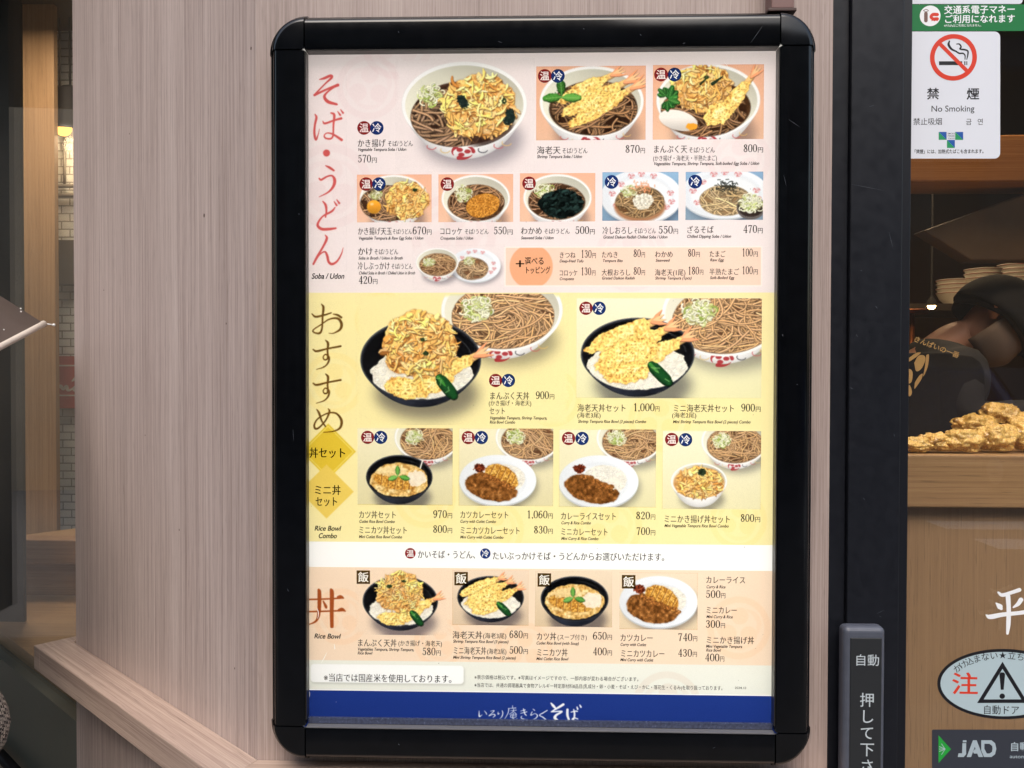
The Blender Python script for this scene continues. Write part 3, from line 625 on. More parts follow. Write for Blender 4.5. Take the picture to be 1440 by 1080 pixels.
PICS = [
 ('vegetable tempura soba in a white bowl, largest picture at top', (556, 82, 752, 242), ROSE, pic_kakiage_big),
 ('shrimp tempura soba with green leaves', (754, 93, 908, 197), PEACH, pic_shrimp),
 ('soba with vegetable tempura, shrimp and soft boiled egg', (918, 91, 1074, 196), PEACH, pic_manpuku),
 ('vegetable tempura soba with raw egg yolk', (502, 245.5, 607, 312.6), PEACH, pic_tentama),
 ('soba with a round croquette', (616.5, 245, 721.6, 312.3), PEACH, pic_croquette),
 ('soba under dark seaweed', (731, 243.5, 837, 311.5), PEACH, pic_wakame),
 ('chilled soba with grated radish on a patterned plate', (847, 242, 954, 310.4), BLUEBG, pic_oroshi),
 ('chilled dipping soba with shredded seaweed', (964, 241.6, 1073, 309.3), BLUEBG, pic_zaru),
 ('small bowl and plate of plain soba', (580, 344, 710, 408), ROSE, pic_kake),
 ('tempura rice bowl with a large bowl of soba behind', (500, 413, 800, 598), YEL, pic_set_manpuku),
 ('shrimp tempura rice bowl with soba', (810, 419.5, 1071, 560), CREAM, pic_set_ebi),
 ('pork cutlet rice bowl with soba', (503, 602, 636.6, 710.3), CREAM, pic_set_katsudon),
 ('cutlet curry plate with soba', (645, 602.5, 778, 711.5), CREAM, pic_set_cutcurry),
 ('curry and rice plate with soba', (786, 603.7, 922.5, 713.3), CREAM, pic_set_curry),
 ('small white bowl of vegetable tempura with soba', (931, 606, 1070, 716), CREAM, pic_set_mini),
 ('vegetable and shrimp tempura in a black bowl', (500, 801.5, 634, 893), PEA2, pic_manpukudon),
 ('shrimp tempura in a black bowl', (636, 801.7, 743.5, 879.2), PEA2, pic_ebidon),
 ('cutlet and egg in a black bowl', (752, 803, 861, 881.5), PEA2, pic_katsudon),
 ('cutlet curry on a white plate', (871, 805, 981, 885), PEA2, pic_cutcurry),
]
# ---------------------------------------------------------------- materials used
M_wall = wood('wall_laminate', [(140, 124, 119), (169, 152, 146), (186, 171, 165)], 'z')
M_wall45 = wood('angled_wall_laminate_lit', [(155, 138, 133), (186, 169, 164), (204, 189, 184)], 'z', math.radians(41.3))  # front wall's laminate, lightened: the angled panel's extra light is in the colour
M_sill = wood('sill_wood', [(150, 128, 116), (178, 156, 142), (198, 178, 164)], 'x', 0, .7)
M_sill45 = wood('angled_sill_wood', [(146, 124, 114), (176, 154, 142), (198, 178, 164)], 'x', math.radians(41.3), .7)
M_black = mat('black_gloss_aluminium', (7, 8, 11), .14, spec=.45, noise=.3, nscale=60)
M_blackd = mat('black_plastic', (12, 12, 15), .34)
M_jamb = mat('dark_aluminium', (21, 23, 30), .38, spec=.4, noise=.12, nscale=90)
M_grey = mat('grey_plastic', (80, 84, 96), .35, noise=.08, nscale=80)
M_greyd = mat('dark_grey_plastic', (40, 42, 45), .42)
M_ledge = mat('smoked_acrylic', (60, 66, 88), .25, noise=.35, nscale=300)
M_trim = mat('aluminium_edge', (140, 140, 144), .3, metal=.6)
M_white = mat('white_plastic', (236, 236, 234), .5)
M_brown = mat('brown_painted_steel', (122, 92, 88), .45)
M_glass = glass('window_glass', dust_haze=.03); M_door = glass('door_glass', dust_haze=.010)
M_int = mat('interior_plaster', (92, 66, 40), .8, noise=.2, nscale=3)
M_dark = mat('dark_interior', (30, 26, 22), .8)
M_counter = wood('counter_wood', [(146, 112, 76), (164, 130, 90), (178, 146, 104)], 'x', 0, .5, .5)
M_counterz = wood('counter_front_wood', [(144, 114, 82), (154, 123, 89), (162, 131, 96)], 'z', 0, .5, .5)
M_orange = wood('beam_wood', [(142, 92, 44), (162, 108, 56), (178, 124, 68)], 'x', 0, .5)
M_steel = mat('stainless_steel', (150, 142, 130), .3, metal=.9)
M_cloth = mat('dark_cotton', (34, 34, 37), .95, noise=.2, nscale=120, bump=.3)
M_navy = mat('black_cotton', (14, 14, 17), .95, noise=.2, nscale=120)
M_skin = mat('skin', (196, 142, 112), .5)
M_hair = mat('black_hair', (22, 19, 18), .6, noise=.3, nscale=200)
M_ceram = mat('white_ceramic', (226, 220, 208), .25)

# ---------------------------------------------------------------- ground, street, sky-side surroundings
g = MB(); g.box(-60, 60, -60, 60, -.3, -.12); tag(g.build('street', mat('asphalt', (62, 62, 64), .85, noise=.2, nscale=40, bump=.4)), kind='structure')
g = MB(); g.box(-60, 60, -2.6, 30, -.12, 0); tag(g.build('pavement', mat('paving', (92, 89, 86), .8, noise=.15, nscale=12)), kind='structure')
m_line = mat('road_paint', (214, 214, 210), .7, noise=.1, nscale=60)
for i in range(4):
    g = MB(); g.box(4.35, 8.6, -5.0-i*.95, -4.55-i*.95, -.119, -.116); tag(g.build('crosswalk_stripe', m_line), kind='structure')
# buildings over the street and beside the shop (mirrored in the glass and in the black frame)
def facade(name, x0, x1, y0, y1, h, col, label, dark=(40, 46, 54), floors=4, bays=8, face='y'):
    e = empty(name, ((x0+x1)/2, (y0+y1)/2, 0), label, 'building')
    w = MB(); w.box(x0, x1, y0, y1, -.1, h); w.build('wall', mat('render_'+name, col, .85, noise=.1, nscale=2), e)
    c = MB(); c.box(x0-.2, x1+.2, y0-.2, y1+.2, h+.003, h+.35); c.build('cornice', mat('cornice_'+name, tuple(int(q*.8) for q in col), .8), e)
    gl, fr = mat('pane_'+name, dark, .08, spec=.6), mat('frame_'+name, (70, 70, 72), .5)
    for f in range(floors):
        for b in range(bays):
            z = .9+f*h/floors; k = (b+.5)/bays; hh = h/floors*.55
            p, q = MB(), MB()
            if face == 'y':
                cx = x0+(x1-x0)*k; wd = (x1-x0)/bays*.32
                p.box(cx-wd, cx+wd, y1, y1+.03, z, z+hh); q.box(cx-wd-.08, cx+wd+.08, y1-.02, y1+.015, z-.08, z+hh+.08)
            else:
                cy = y0+(y1-y0)*k; wd = (y1-y0)/bays*.32
                p.box(x1, x1+.03, cy-wd, cy+wd, z, z+hh); q.box(x1-.02, x1+.015, cy-wd-.08, cy+wd+.08, z-.08, z+hh+.08)
            fo = q.build('window', fr, e); p.build('pane', gl, fo)
facade('office_block', -26, 2, -22, -14, 13, (92, 88, 84), 'grey office block across the street, mirrored in the shop glass')
facade('brick_block', 2.5, 26, -23, -15, 10, (84, 72, 64), 'brown block across the street, mirrored in the door glass', floors=3)
facade('unseen_house', -18, -10, -1.5, 14, 8, (160, 142, 120), 'unseen beige house left of the shop, added to shape the window reflections', floors=0, bays=0, face='x')  # out of view, added so the window mirrors beige instead of bright sky

# ---------------------------------------------------------------- the shop's own walls
Cn = np.array([at(361, 540, 0)[0], 0, 0]); ZS = 1.0178                    # corner of the front wall, height of the sill
En = np.array([-.8586, .4323, 0]); U = (En-Cn)/np.linalg.norm(En-Cn); N = np.array([U[1]*-1, U[0], 0]); N = N if N[1] < 0 else -N
LEN = np.linalg.norm(En-Cn); XR = .3705; ZV = np.array([0, 0, 1.])
e = empty('wood_wall', (Cn[0], 0, 0), 'pinkish brown wood laminate wall that carries the menu board', 'wall')
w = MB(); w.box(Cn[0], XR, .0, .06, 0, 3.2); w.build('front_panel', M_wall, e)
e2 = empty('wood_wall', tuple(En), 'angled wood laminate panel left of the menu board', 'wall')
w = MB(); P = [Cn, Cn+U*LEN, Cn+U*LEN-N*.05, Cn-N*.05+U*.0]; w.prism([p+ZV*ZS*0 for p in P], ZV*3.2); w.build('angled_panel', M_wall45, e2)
# the sill that runs round the corner
HS = .043; PS = .058
e3 = empty('wood_sill', (Cn[0], 0, ZS), 'pale wooden sill running round the wall corner under the menu board', 'sill')
d = (N+np.array([0, -1., 0])); d = d/np.linalg.norm(d); mit = d*PS/abs(d@N)                # mitred corner
w = MB(); w.prism([Cn+ZV*(ZS-HS)+N*.0005, En+U*.012+ZV*(ZS-HS)+N*.0005, En+U*.012+N*PS+ZV*(ZS-HS), Cn+mit+ZV*(ZS-HS)], ZV*HS); w.build('angled_board', M_sill45, e3, .0012)
w = MB(); w.prism([Cn+ZV*(ZS-HS)+[0, -.0005, 0], Cn+mit+ZV*(ZS-HS), np.array([XR+.004, -PS, ZS-HS]), np.array([XR+.004, -.0005, ZS-HS])], ZV*HS); w.build('front_board', M_sill, e3, .0012)
w = MB(); w.obox(En+U*.0125-N*.06+ZV*(ZS-HS), U*.03, N*(.06+PS), ZV*HS); w.build('end_board', M_sill45, e3, .0012)
# shop body: room behind the walls
def wallbox(name, label, *b, m=None):
    w = MB(); w.box(*b); return tag(w.build(name, m or M_int), label, 'wall')
w = MB(); w.box(-4, 5, .07, 5.2, .0005, .02); tag(w.build('shop_floor', mat('floor_tile', (70, 62, 54), .5, noise=.1, nscale=10)), kind='structure')
w = MB(); w.box(-4, 5, .0, 5.2, 3.0, 3.2); tag(w.build('ceiling', mat('ceiling_paint', (74, 58, 40), .8)), kind='structure')
wallbox('back_wall', 'brown plastered back wall inside the shop', -4, 5, 5.0, 5.2, .02, 3.0)
wallbox('right_wall', 'plastered side wall at the right end of the shop', 4.8, 5.0, .1, 5.0, .02, 3.0)
wallbox('partition', 'dark partition inside between window seats and kitchen', -.42, -.34, .12, 5.0, .02, 3.0, m=M_dark)

# ---------------------------------------------------------------- left window and what is seen through it
WN = N; WO = En-N*.012                                      # glass plane just behind the angled panel
ZB = .855
e = empty('shop_window', tuple(WO+ZV*ZB), 'tall shop window beside the angled wood panel, base clad in grey green', 'window')
w = MB(); w.obox(WO+U*.0015+ZV*.02, U*1.9, -N*.05, ZV*(ZB-.02)); w.build('base_panel', mat('grey_green_panel', (88, 94, 88), .35, noise=.12, nscale=18), e)
w = MB(); w.obox(WO+U*.0015-N*.02+ZV*(ZB+.0005), U*1.9, -N*.006, ZV*(3.0-ZB)); w.build('pane', M_glass, e)
w = MB(); w.tube([WO+U*.25+N*.02+ZV*.66, WO+U*1.9+N*.02+ZV*.66], .012); w.build('rail', M_blackd, e)
w = MB(); Pc = [WO+U*.002-N*.03+ZV*ZB, WO+U*1.9-N*.03+ZV*ZB, WO+U*1.9-N*.62+ZV*ZB, WO+U*.002-N*.62+ZV*ZB]; w.prism(Pc, ZV*.03)
tag(w.build('window_counter', M_counter), 'tan wooden counter inside the left window', 'counter')
q = at(30, 400, .96); w = MB(); w.box(q[0]-.26, q[0], .96, .972, ZB+.031, 3.0); tag(w.build('post', mat('black_post_paint', (8, 8, 10), .5)), 'black post at the left edge, standing on the window counter', 'post')
q0, q1 = at(28, 300, 2.15), at(77, 300, 2.15); w = MB(); w.box(q0[0]-.04, q1[0], 2.15, 2.175, .02, 3.0)
tag(w.build('wood_column', wood('column_wood', [(150, 114, 76), (168, 132, 92), (182, 146, 106)], 'z', 0, .35)), 'tan wooden column behind the window, right of the black post', 'column')
q = at(30, 756, 1.20); z0 = at(40, 790, 1.2)[2]; w = MB(); w.box(q[0]-.3, q[0]+.30, 1.17, 1.235, z0, q[2]); w.box(q[0]-.3, q[0]+.30, 1.205, 1.235, .02, z0)
tag(w.build('bench', wood('bench_wood', [(132, 94, 60), (150, 110, 74), (164, 126, 90)], 'x', 0, .5), bevel=.004), 'orange brown bench back in front of the wooden column', 'bench')
# white brick wall behind
def brick_mat():
    m = bpy.data.materials.new('white_brick'); m.use_nodes = True; n = m.node_tree; b = n.nodes['Principled BSDF']; b.inputs['Roughness'].default_value = .5
    tc = n.nodes.new('ShaderNodeTexCoord'); mp = n.nodes.new('ShaderNodeMapping'); mp.inputs['Rotation'].default_value = (math.radians(90), 0, 0); t = n.nodes.new('ShaderNodeTexBrick')
    t.inputs['Color1'].default_value = L4((214, 214, 206)); t.inputs['Color2'].default_value = L4((192, 194, 187)); t.inputs['Mortar'].default_value = L4((132, 132, 128)); t.inputs['Scale'].default_value = 1
    t.inputs['Brick Width'].default_value = .075; t.inputs['Row Height'].default_value = .034; t.inputs['Mortar Size'].default_value = .003
    n.links.new(tc.outputs['Object'], mp.inputs[0]); n.links.new(mp.outputs[0], t.inputs['Vector']); n.links.new(t.outputs[0], b.inputs['Base Color'])
    bp = n.nodes.new('ShaderNodeBump'); bp.inputs['Strength'].default_value = .5; bp.inputs['Distance'].default_value = .003; bp.invert = True; n.links.new(t.outputs['Fac'], bp.inputs['Height']); n.links.new(bp.outputs[0], b.inputs['Normal']); return m
BY = 2.4
wb = MB(); wb.box(-3.6, -.43, BY, BY+.1, .02, 3.0); tag(wb.build('brick_wall', brick_mat()), 'white brick wall seen through the narrow gap beside the wooden column', 'wall')
a, b = at(76, 340, BY-.01), at(112, 402, BY-.01); w = MB(); w.box(a[0]-.2, b[0]+.3, BY-.06, BY-.002, b[2], a[2]); tag(w.build('wall_shelf', mat('dark_shelf_paint', (74, 66, 58), .6), bevel=.003), 'dark box shelf on the white brick wall', 'shelf')
w = MB()
for yy in (262, 275): p0, p1 = at(70, yy, BY-.03), at(130, yy-1, BY-.03); w.tube([p0, p1], .009)
w.tube([at(91, 190, BY-.03), at(91, 262, BY-.03)], .006); tag(w.build('wall_pipe', mat('grey_pipe_paint', (112, 108, 100), .5)), 'grey pipes fixed along the white brick wall', 'pipe')
a, b = at(78, 501, BY-.02), at(120, 574, BY-.02); e = empty('reflected_sign', (a[0], BY-.03, b[2]), 'mirror image of a red sign, built as a board on the white brick wall', 'sign')  # window reflection of a street sign, built as a solid board
w = MB(); w.box(a[0], b[0]+.12, BY-.035, BY-.004, b[2], a[2]); w.build('board', mat('reflected_sign_red', (168, 66, 60), .5), e)
fl = Flat((1, 0, 0), (0, 0, 1), (0, -1, 0)); mw = mat('reflected_sign_white', (214, 206, 196), .6)
for yy in (515, 557): p = at(78, yy, BY-.036); fl.put(p, [(0, 0), (b[0]+.12-a[0], 0), (b[0]+.12-a[0], .006), (0, .006)], [(0, 1, 2, 3)], mw)
for S_ in ([(2, 40, 2), (6, 30, 5), (10, 38, 4), (14, 30, 4), (16, 40, 4), (22, 36, 3), (27, 30, 4), (24, 40, 4), (32, 38, 3), (40, 18, 4), (37, 40, 4), (46, 34, 3)], [(22, 20, 3), (30, 8, 5), (36, 2, 4)]):
    v, f = brush([(x, y, w_) for x, y, w_ in S_]); o = at(78, 522, BY-.037); fl.put(o, v*np.array([.0034, -.0016*1.3]), f, mw)
fl.build('lettering', e)
# pendant lamp with its warm bulb
LY = 2.27; a = at(99, 187, LY); e = empty('pendant_lamp', tuple(a), 'dark pendant lamp glowing warm in front of the white brick wall', 'lamp')
w = MB(); w.lathe([(.085, 0), (.085, .012), (.06, .03), (.055, .17), (.03, .19), (.004, .2), (.004, 3.0-a[2])], a, 28); w.build('lamp_shade', mat('lamp_shade_paint', (24, 20, 17), .5), e)
w = MB(); w.ball((a[0]-.02, a[1]-.02, a[2]+.016), .034); w.build('bulb', emit('lamp_glow', (255, 190, 90), 2.5), e)
w = MB(); c = at(84, 131, LY); w.lathe([(.0, .03), (.04, .02), (.05, -.03), (.03, -.05), (0, -.05)], c, 20); w.tube([c, (c[0], c[1], 3.0)], .004); tag(w.build('spotlight', mat('spotlight_paint', (58, 52, 46), .5)), 'unlit round ceiling spot left of the pendant lamp', 'lamp')
pl = bpy.data.lights.new('pendant_light', 'POINT'); pl.energy = 2.5; pl.color = (1, .74, .45); pl.shadow_soft_size = .04; po = bpy.data.objects.new('pendant_light', pl); C.objects.link(po); po.location = (a[0], a[1], a[2]-.05)
pl = bpy.data.lights.new('seat_fill_light', 'AREA'); pl.energy = 13; pl.color = (1, .84, .66); pl.size = .4; po = bpy.data.objects.new('seat_fill_light', pl); C.objects.link(po); po.location = (-1.75, 1.62, 2.9)  # unseen area light added to brighten column and bricks behind the window

# ---------------------------------------------------------------- menu board: black frame
X0, X1, Z0, Z1 = -.338, .339, 1.0345, 1.969; RC = .0485; YP = -.03
PROF = [(0, -.0004), (0, -.024), (.0012, -.0275), (.0042, -.0295), (.0050, -.0275), (.0062, -.0275), (.0066, -.0340), (.0076, -.0390), (.0094, -.0424), (.0122, -.0443), (.0150, -.0449), (.0455, -.0450), (.0470, -.0445), (.0478, -.0430), (.0478, -.0318), (.040, -.0318), (.040, -.0004)]
e = BOARD = empty('menu_board', (0, 0, Z0), 'wall mounted backlit menu board with rounded black frame', 'menu board')
def rail(P, along, inward, L):
    P, along, inward = (np.asarray(q, float) for q in (P, along, inward)); w = MB(); n = len(PROF)
    A = [P+inward*d+np.array([0, y, 0]) for d, y in PROF]; w.add(A+[q+along*L for q in A], [(i, (i+1) % n, n+(i+1) % n, n+i) for i in range(n)], 0, False)
    o = w.build('rail', M_black, e); 
    for p in o.data.polygons: p.use_smooth = True
    o.data.set_sharp_from_angle(angle=.7); return o
rail((X0, 0, Z0+RC), (0, 0, 1), (1, 0, 0), Z1-Z0-2*RC); rail((X1, 0, Z0+RC), (0, 0, 1), (-1, 0, 0), Z1-Z0-2*RC)
rail((X0+RC, 0, Z1), (1, 0, 0), (0, 0, -1), X1-X0-2*RC); rail((X0+RC, 0, Z0), (1, 0, 0), (0, 0, 1), X1-X0-2*RC)
for sx in (0, 1):
    for sz in (0, 1):
        cx = X1-RC+.0012 if sx else X0+RC-.0012; cz = Z1-RC+.0012 if sz else Z0+RC-.0012; w = MB(); A = []; K = 14
        pr2 = [(d, y-(.0012 if d < .03 else .0012)) for d, y in PROF[1:12]]+[(RC-.0002, -.0462)]
        pr2 = [(0, -.0004)]+pr2
        vs_ = []
        for k in range(K+1):
            t = math.pi/2*k/K+{(1, 1): 0, (0, 1): math.pi/2, (0, 0): math.pi, (1, 0): 1.5*math.pi}[(sx, sz)]
            for d, y in pr2: r = RC-d; vs_.append((cx+r*math.cos(t), y, cz+r*math.sin(t)))
        n = len(pr2); w.add(vs_, [(k*n+i, k*n+i+1, (k+1)*n+i+1, (k+1)*n+i) for k in range(K) for i in range(n-1)]+[tuple(range(n)), tuple(range(K*n, K*n+n))[::-1]], 0, True)
        o = w.build('corner_cap', M_black, e); o.data.set_sharp_from_angle(angle=.7)
w = MB(); w.box(X0+.030, X1-.030, -.0035, -.0005, Z0+.03, Z1-.03); w.build('back_panel', M_white, e)
for x in (X0+.0405, X1-.0418): w = MB(); w.box(x, x+.0013, -.0316, -.0036, Z0+.0413, Z1-.0413); w.build('side_reflector', M_white, e)
for z in (Z0+.04, Z1-.0413): w = MB(); w.box(X0+.0405, X1-.0405, -.0316, -.0036, z, z+.0013); w.build('side_reflector', M_white, e)
w = MB(); w.box(X0+.049, X1-.049, -.0365, -.0322, Z0+.0480, Z0+.0555); w.build('ledge', M_ledge, e, .0006)
w = MB(); w.box(X0+.0492, X1-.0492, -.0462, -.0368, Z0+.0466, Z0+.0482); w.build('ledge_edge', M_trim, e, .0003)
for x in (X0+.0480, X1-.0494): w = MB(); w.box(x, x+.0014, -.0440, -.0320, Z0+.056, Z1-.0495); w.build('inner_trim', mat('trim_black', (40, 38, 36), .3), e, .0002)
w = MB(); w.box(X0+.0495, X1-.0495, -.0440, -.0320, Z1-.0494, Z1-.0480); w.build('inner_trim', mat('trim_black', (40, 38, 36), .3), e, .0002)
# LED bars inside the light box, behind the translucent poster
NB = 7
for i in range(NB):
    al = bpy.data.lights.new('led_bar', 'AREA'); al.shape = 'RECTANGLE'; wd = .60/NB; al.size = wd; al.size_y = .85
    al.energy = LED*(.90+.20*i/(NB-1)); al.color = (1, .985, .955); ao = bpy.data.objects.new('led_bar', al); C.objects.link(ao)
    ao.location = (-.30+wd*(i+.5), -.0045, 1.5); ao.rotation_euler = (math.radians(90), 0, 0)
# bracket over the board and its cable
a, b = at(1084, 0, -.025), at(1116, 13, -.025); e4 = empty('conduit', (a[0], 0, b[2]), 'brown cable cover coming down the wall onto the menu board', 'conduit')
w = MB(); w.box(a[0], b[0], -.028, -.0005, b[2], 3.0); w.build('cover', M_brown, e4, .0015)
w = MB(); w.box(a[0]-.005, b[0]+.002, -.031, -.0006, b[2]-.0045, b[2]-.0005); w.build('end_flange', mat('brown_dark', (70, 48, 44), .5), e4, .0008)
w = MB(); w.tube([(a[0]+.017, -.014, b[2]-.004), (a[0]+.018, -.014, Z1+.0005)], .006); w.build('cable', M_blackd, e4)

# ---------------------------------------------------------------- the poster
pm = bpy.data.materials.new('poster_paper'); pm.use_nodes = True; n = pm.node_tree; n.nodes.remove(n.nodes['Principled BSDF'])
t1 = n.nodes.new('ShaderNodeBsdfTranslucent'); t1.inputs[0].default_value = (.9, .9, .9, 1); t2 = n.nodes.new('ShaderNodeBsdfDiffuse'); t2.inputs[0].default_value = (.85, .85, .85, 1)
mx = n.nodes.new('ShaderNodeMixShader'); mx.inputs[0].default_value = .30; gx = n.nodes.new('ShaderNodeBsdfGlossy'); gx.inputs['Roughness'].default_value = .12
fr = n.nodes.new('ShaderNodeFresnel'); fr.inputs[0].default_value = 1.35; m3 = n.nodes.new('ShaderNodeMixShader')
n.links.new(t1.outputs[0], mx.inputs[1]); n.links.new(t2.outputs[0], mx.inputs[2]); n.links.new(fr.outputs[0], m3.inputs[0]); n.links.new(mx.outputs[0], m3.inputs[1]); n.links.new(gx.outputs[0], m3.inputs[2]); n.links.new(m3.outputs[0], n.nodes['Material Output'].inputs[0])
PO = empty('menu_poster', (0, YP, 1.08), 'printed noodle and rice bowl menu poster glowing inside the black frame', 'poster')
w = MB(); zt, zb = 1.924, 1.076; w.add([(-.294, YP, zb), (.296, YP, zb), (.296, YP, zt), (-.294, YP, zt)], [(0, 1, 2, 3)]); w.build('paper', pm, PO, fix=False)
def image_part(name, label, rect, S, lin_img, lift):
    h, wd = lin_img.shape[:2]; im = bpy.data.images.new(name, wd, h, float_buffer=True); im.colorspace_settings.name = 'Non-Color'
    px = np.ones((h, wd, 4), np.float32); px[..., :3] = lin_img[::-1]; im.pixels.foreach_set(px.ravel()); im.update(); im.pack()
    m = bpy.data.materials.new('printed_picture'); m.use_nodes = True; n = m.node_tree; n.nodes.remove(n.nodes['Principled BSDF'])
    ti = n.nodes.new('ShaderNodeTexImage'); ti.image = im; ti.extension = 'EXTEND'; ti.interpolation = 'Linear'; t = n.nodes.new('ShaderNodeBsdfTransparent')
    n.links.new(ti.outputs[0], t.inputs[0]); n.links.new(t.outputs[0], n.nodes['Material Output'].inputs[0])
    xa, xb, za, zb = wrect(rect); Y = YP-lift
    me = bpy.data.meshes.new(name); me.from_pydata([(xa, Y, zb), (xb, Y, zb), (xb, Y, za), (xa, Y, za)], [], [(0, 1, 2, 3)])
    uv = me.uv_layers.new(name='uv'); uv.data.foreach_set('uv', [0, 0, 1, 0, 1, 1, 0, 1]); o = link(name, me, m, PO)
    if label: o['label'] = label
    return o
SP = 1.8
# section panels: flat inks, pale crests, knocked-out picture rectangles
def crests(p, lst, f):
    for x, y, r in lst:
        m = np.clip(p.ell(x, y, r, r)-p.ell(x, y, r*.80, r*.80), 0, 1)
        for k in range(3):
            t = k*2.094+.6; m = np.maximum(m, p.ell(x+r*.38*math.cos(t), y+r*.38*math.sin(t), r*.27, r*.27))
            m = np.maximum(m, np.clip(p.ell(x+r*.2*math.cos(t+.9), y+r*.2*math.sin(t+.9), r*.55, r*.5)-p.ell(x+r*.08*math.cos(t+.5), y+r*.08*math.sin(t+.5), r*.52, r*.5), 0, 1)*.7)
        p.rgb *= (1-m[..., None]*(1-np.asarray(f, np.float32)))
CUT = {'pic_kakiage_big', 'pic_kake', 'pic_set_manpuku', 'pic_manpukudon'}                # cut-out pictures: their edges melt into the panel
def feather(p, r): return np.clip((np.minimum(np.minimum(p.X-r[0], r[2]-p.X), np.minimum(p.Y-r[1], r[3]-p.Y))-.6)/6, 0, 1)[..., None]
def wrect(r): ym, xm = (r[1]+r[3])/2, (r[0]+r[2])/2; return at(r[0], ym, YP)[0], at(r[2], ym, YP)[0], at(xm, r[1], YP)[2], at(xm, r[3], YP)[2]
def knock(p, pr_):
    A = wrect(pr_); tx = lambda X: pr_[0]+(X-A[0])/(A[1]-A[0])*(pr_[2]-pr_[0]); ty = lambda Z: pr_[1]+(Z-A[2])/(A[3]-A[2])*(pr_[3]-pr_[1])
    for lab, r, bgc, fn in PICS:
        B = wrect(r); r = (tx(B[0]), ty(B[2]), tx(B[1]), ty(B[3]))
        if fn.__name__ in CUT: m = feather(p, r); p.rgb = p.rgb**(1-m)
        else: p.rgb[(p.X > r[0]+.3) & (p.X < r[2]-.3) & (p.Y > r[1]+.3) & (p.Y < r[3]-.3)] = 1
def tolin(r): return np.where(r <= .04045, r/12.92, ((r+.055)/1.055)**2.4)
def rrect(p, x0, y0, x1, y1, r, soft=.6):
    dx = np.maximum(np.maximum(x0+r-p.X, p.X-(x1-r)), 0); dy = np.maximum(np.maximum(y0+r-p.Y, p.Y-(y1-r)), 0); return np.clip(.5-(np.hypot(dx, dy)-r)/soft, 0, 1)
XL, XRp = 428, 1098
p = Pic(XL, 70, XRp, 411.5, 1.5, ROSE, 71); crests(p, [(520, 120, 46), (465, 260, 60), (640, 330, 60), (890, 360, 50), (560, 60, 50), (1040, 225, 44)], (.992, .978, .98))
bx = rrect(p, 712.5, 346.5, 1073, 402.5, .5); p.put(srgb(253, 246, 240), bx); p.put(srgb(248, 222, 206), rrect(p, 714, 348, 1071.5, 401, .5)); p.put(srgb(244, 186, 148), p.ell(750, 374.5, 30.5, 31)*rrect(p, 714, 348, 1071, 401, .5)); knock(p, (XL, 70, XRp, 411.5))
image_part('section_panel', 'rose pink top section of the poster', (XL, 70, XRp, 411.5), 1.5, p.done(), .0001)
p = Pic(XL, 411.5, XRp, 764, 1.5, YEL, 72); t = np.clip((p.X-434)/640, 0, 1)[..., None]
crests(p, [(470, 540, 44), (540, 450, 40), (600, 700, 44), (780, 560, 40), (930, 590, 44), (1040, 730, 40), (700, 745, 40), (860, 740, 46)], (1.0, .985, .94))
dm = lambda x, y, a, b: np.clip((1-(np.abs(p.X-x)/a+np.abs(p.Y-y)/b))*a, 0, 1)
p.put(srgb(232, 204, 70), dm(462, 636, 40, 40)); p.put(srgb(250, 236, 140), np.clip(dm(462, 636, 37, 37)-dm(462, 636, 35.6, 35.6), 0, 1)); p.put(srgb(240, 214, 112), dm(459.5, 693, 39.5, 39)); knock(p, (XL, 411.5, XRp, 764))
image_part('section_panel', 'yellow middle section of the poster', (XL, 411.5, XRp, 764), 1.5, p.done(), .0001)
p = Pic(XL, 800, XRp, 932, 1.5, PEA2, 73); crests(p, [(480, 870, 40), (740, 915, 40), (1040, 880, 44), (620, 905, 36)], (1, .975, .95)); knock(p, (XL, 800, XRp, 932))
image_part('section_panel', 'peach rice bowl section of the poster', (XL, 800, XRp, 932), 1.5, p.done(), .0001)
p = Pic(XL, 932, XRp, 973.3, 2, srgb(240, 241, 232), 74); crests(p, [(940, 990, 48)], (.985, .96, .95)); p.rgb *= 1-.14*gblur(rrect(p, 438, 939, 656, 965.5, 5), 3)[..., None]; p.put(srgb(253, 254, 253), rrect(p, 437, 937.5, 654.5, 963.5, 5))
image_part('section_panel', 'pale grey notice strip of the poster', (XL, 932, XRp, 973.3), 2, p.done(), .0001)
p = Pic(XL, 974.6, XRp, 1034, 3, srgb(38, 64, 146), 75)
def logo(p, strokes, ox, oy, k, col=(246, 248, 252)):
    for S_ in strokes:
        q = spline(S_); p.stroke(np.stack([ox+q[:, 0]*k, oy+q[:, 1]*k], 1), np.maximum(q[:, 2]*k, .7), srgb(*col), 0, 0)
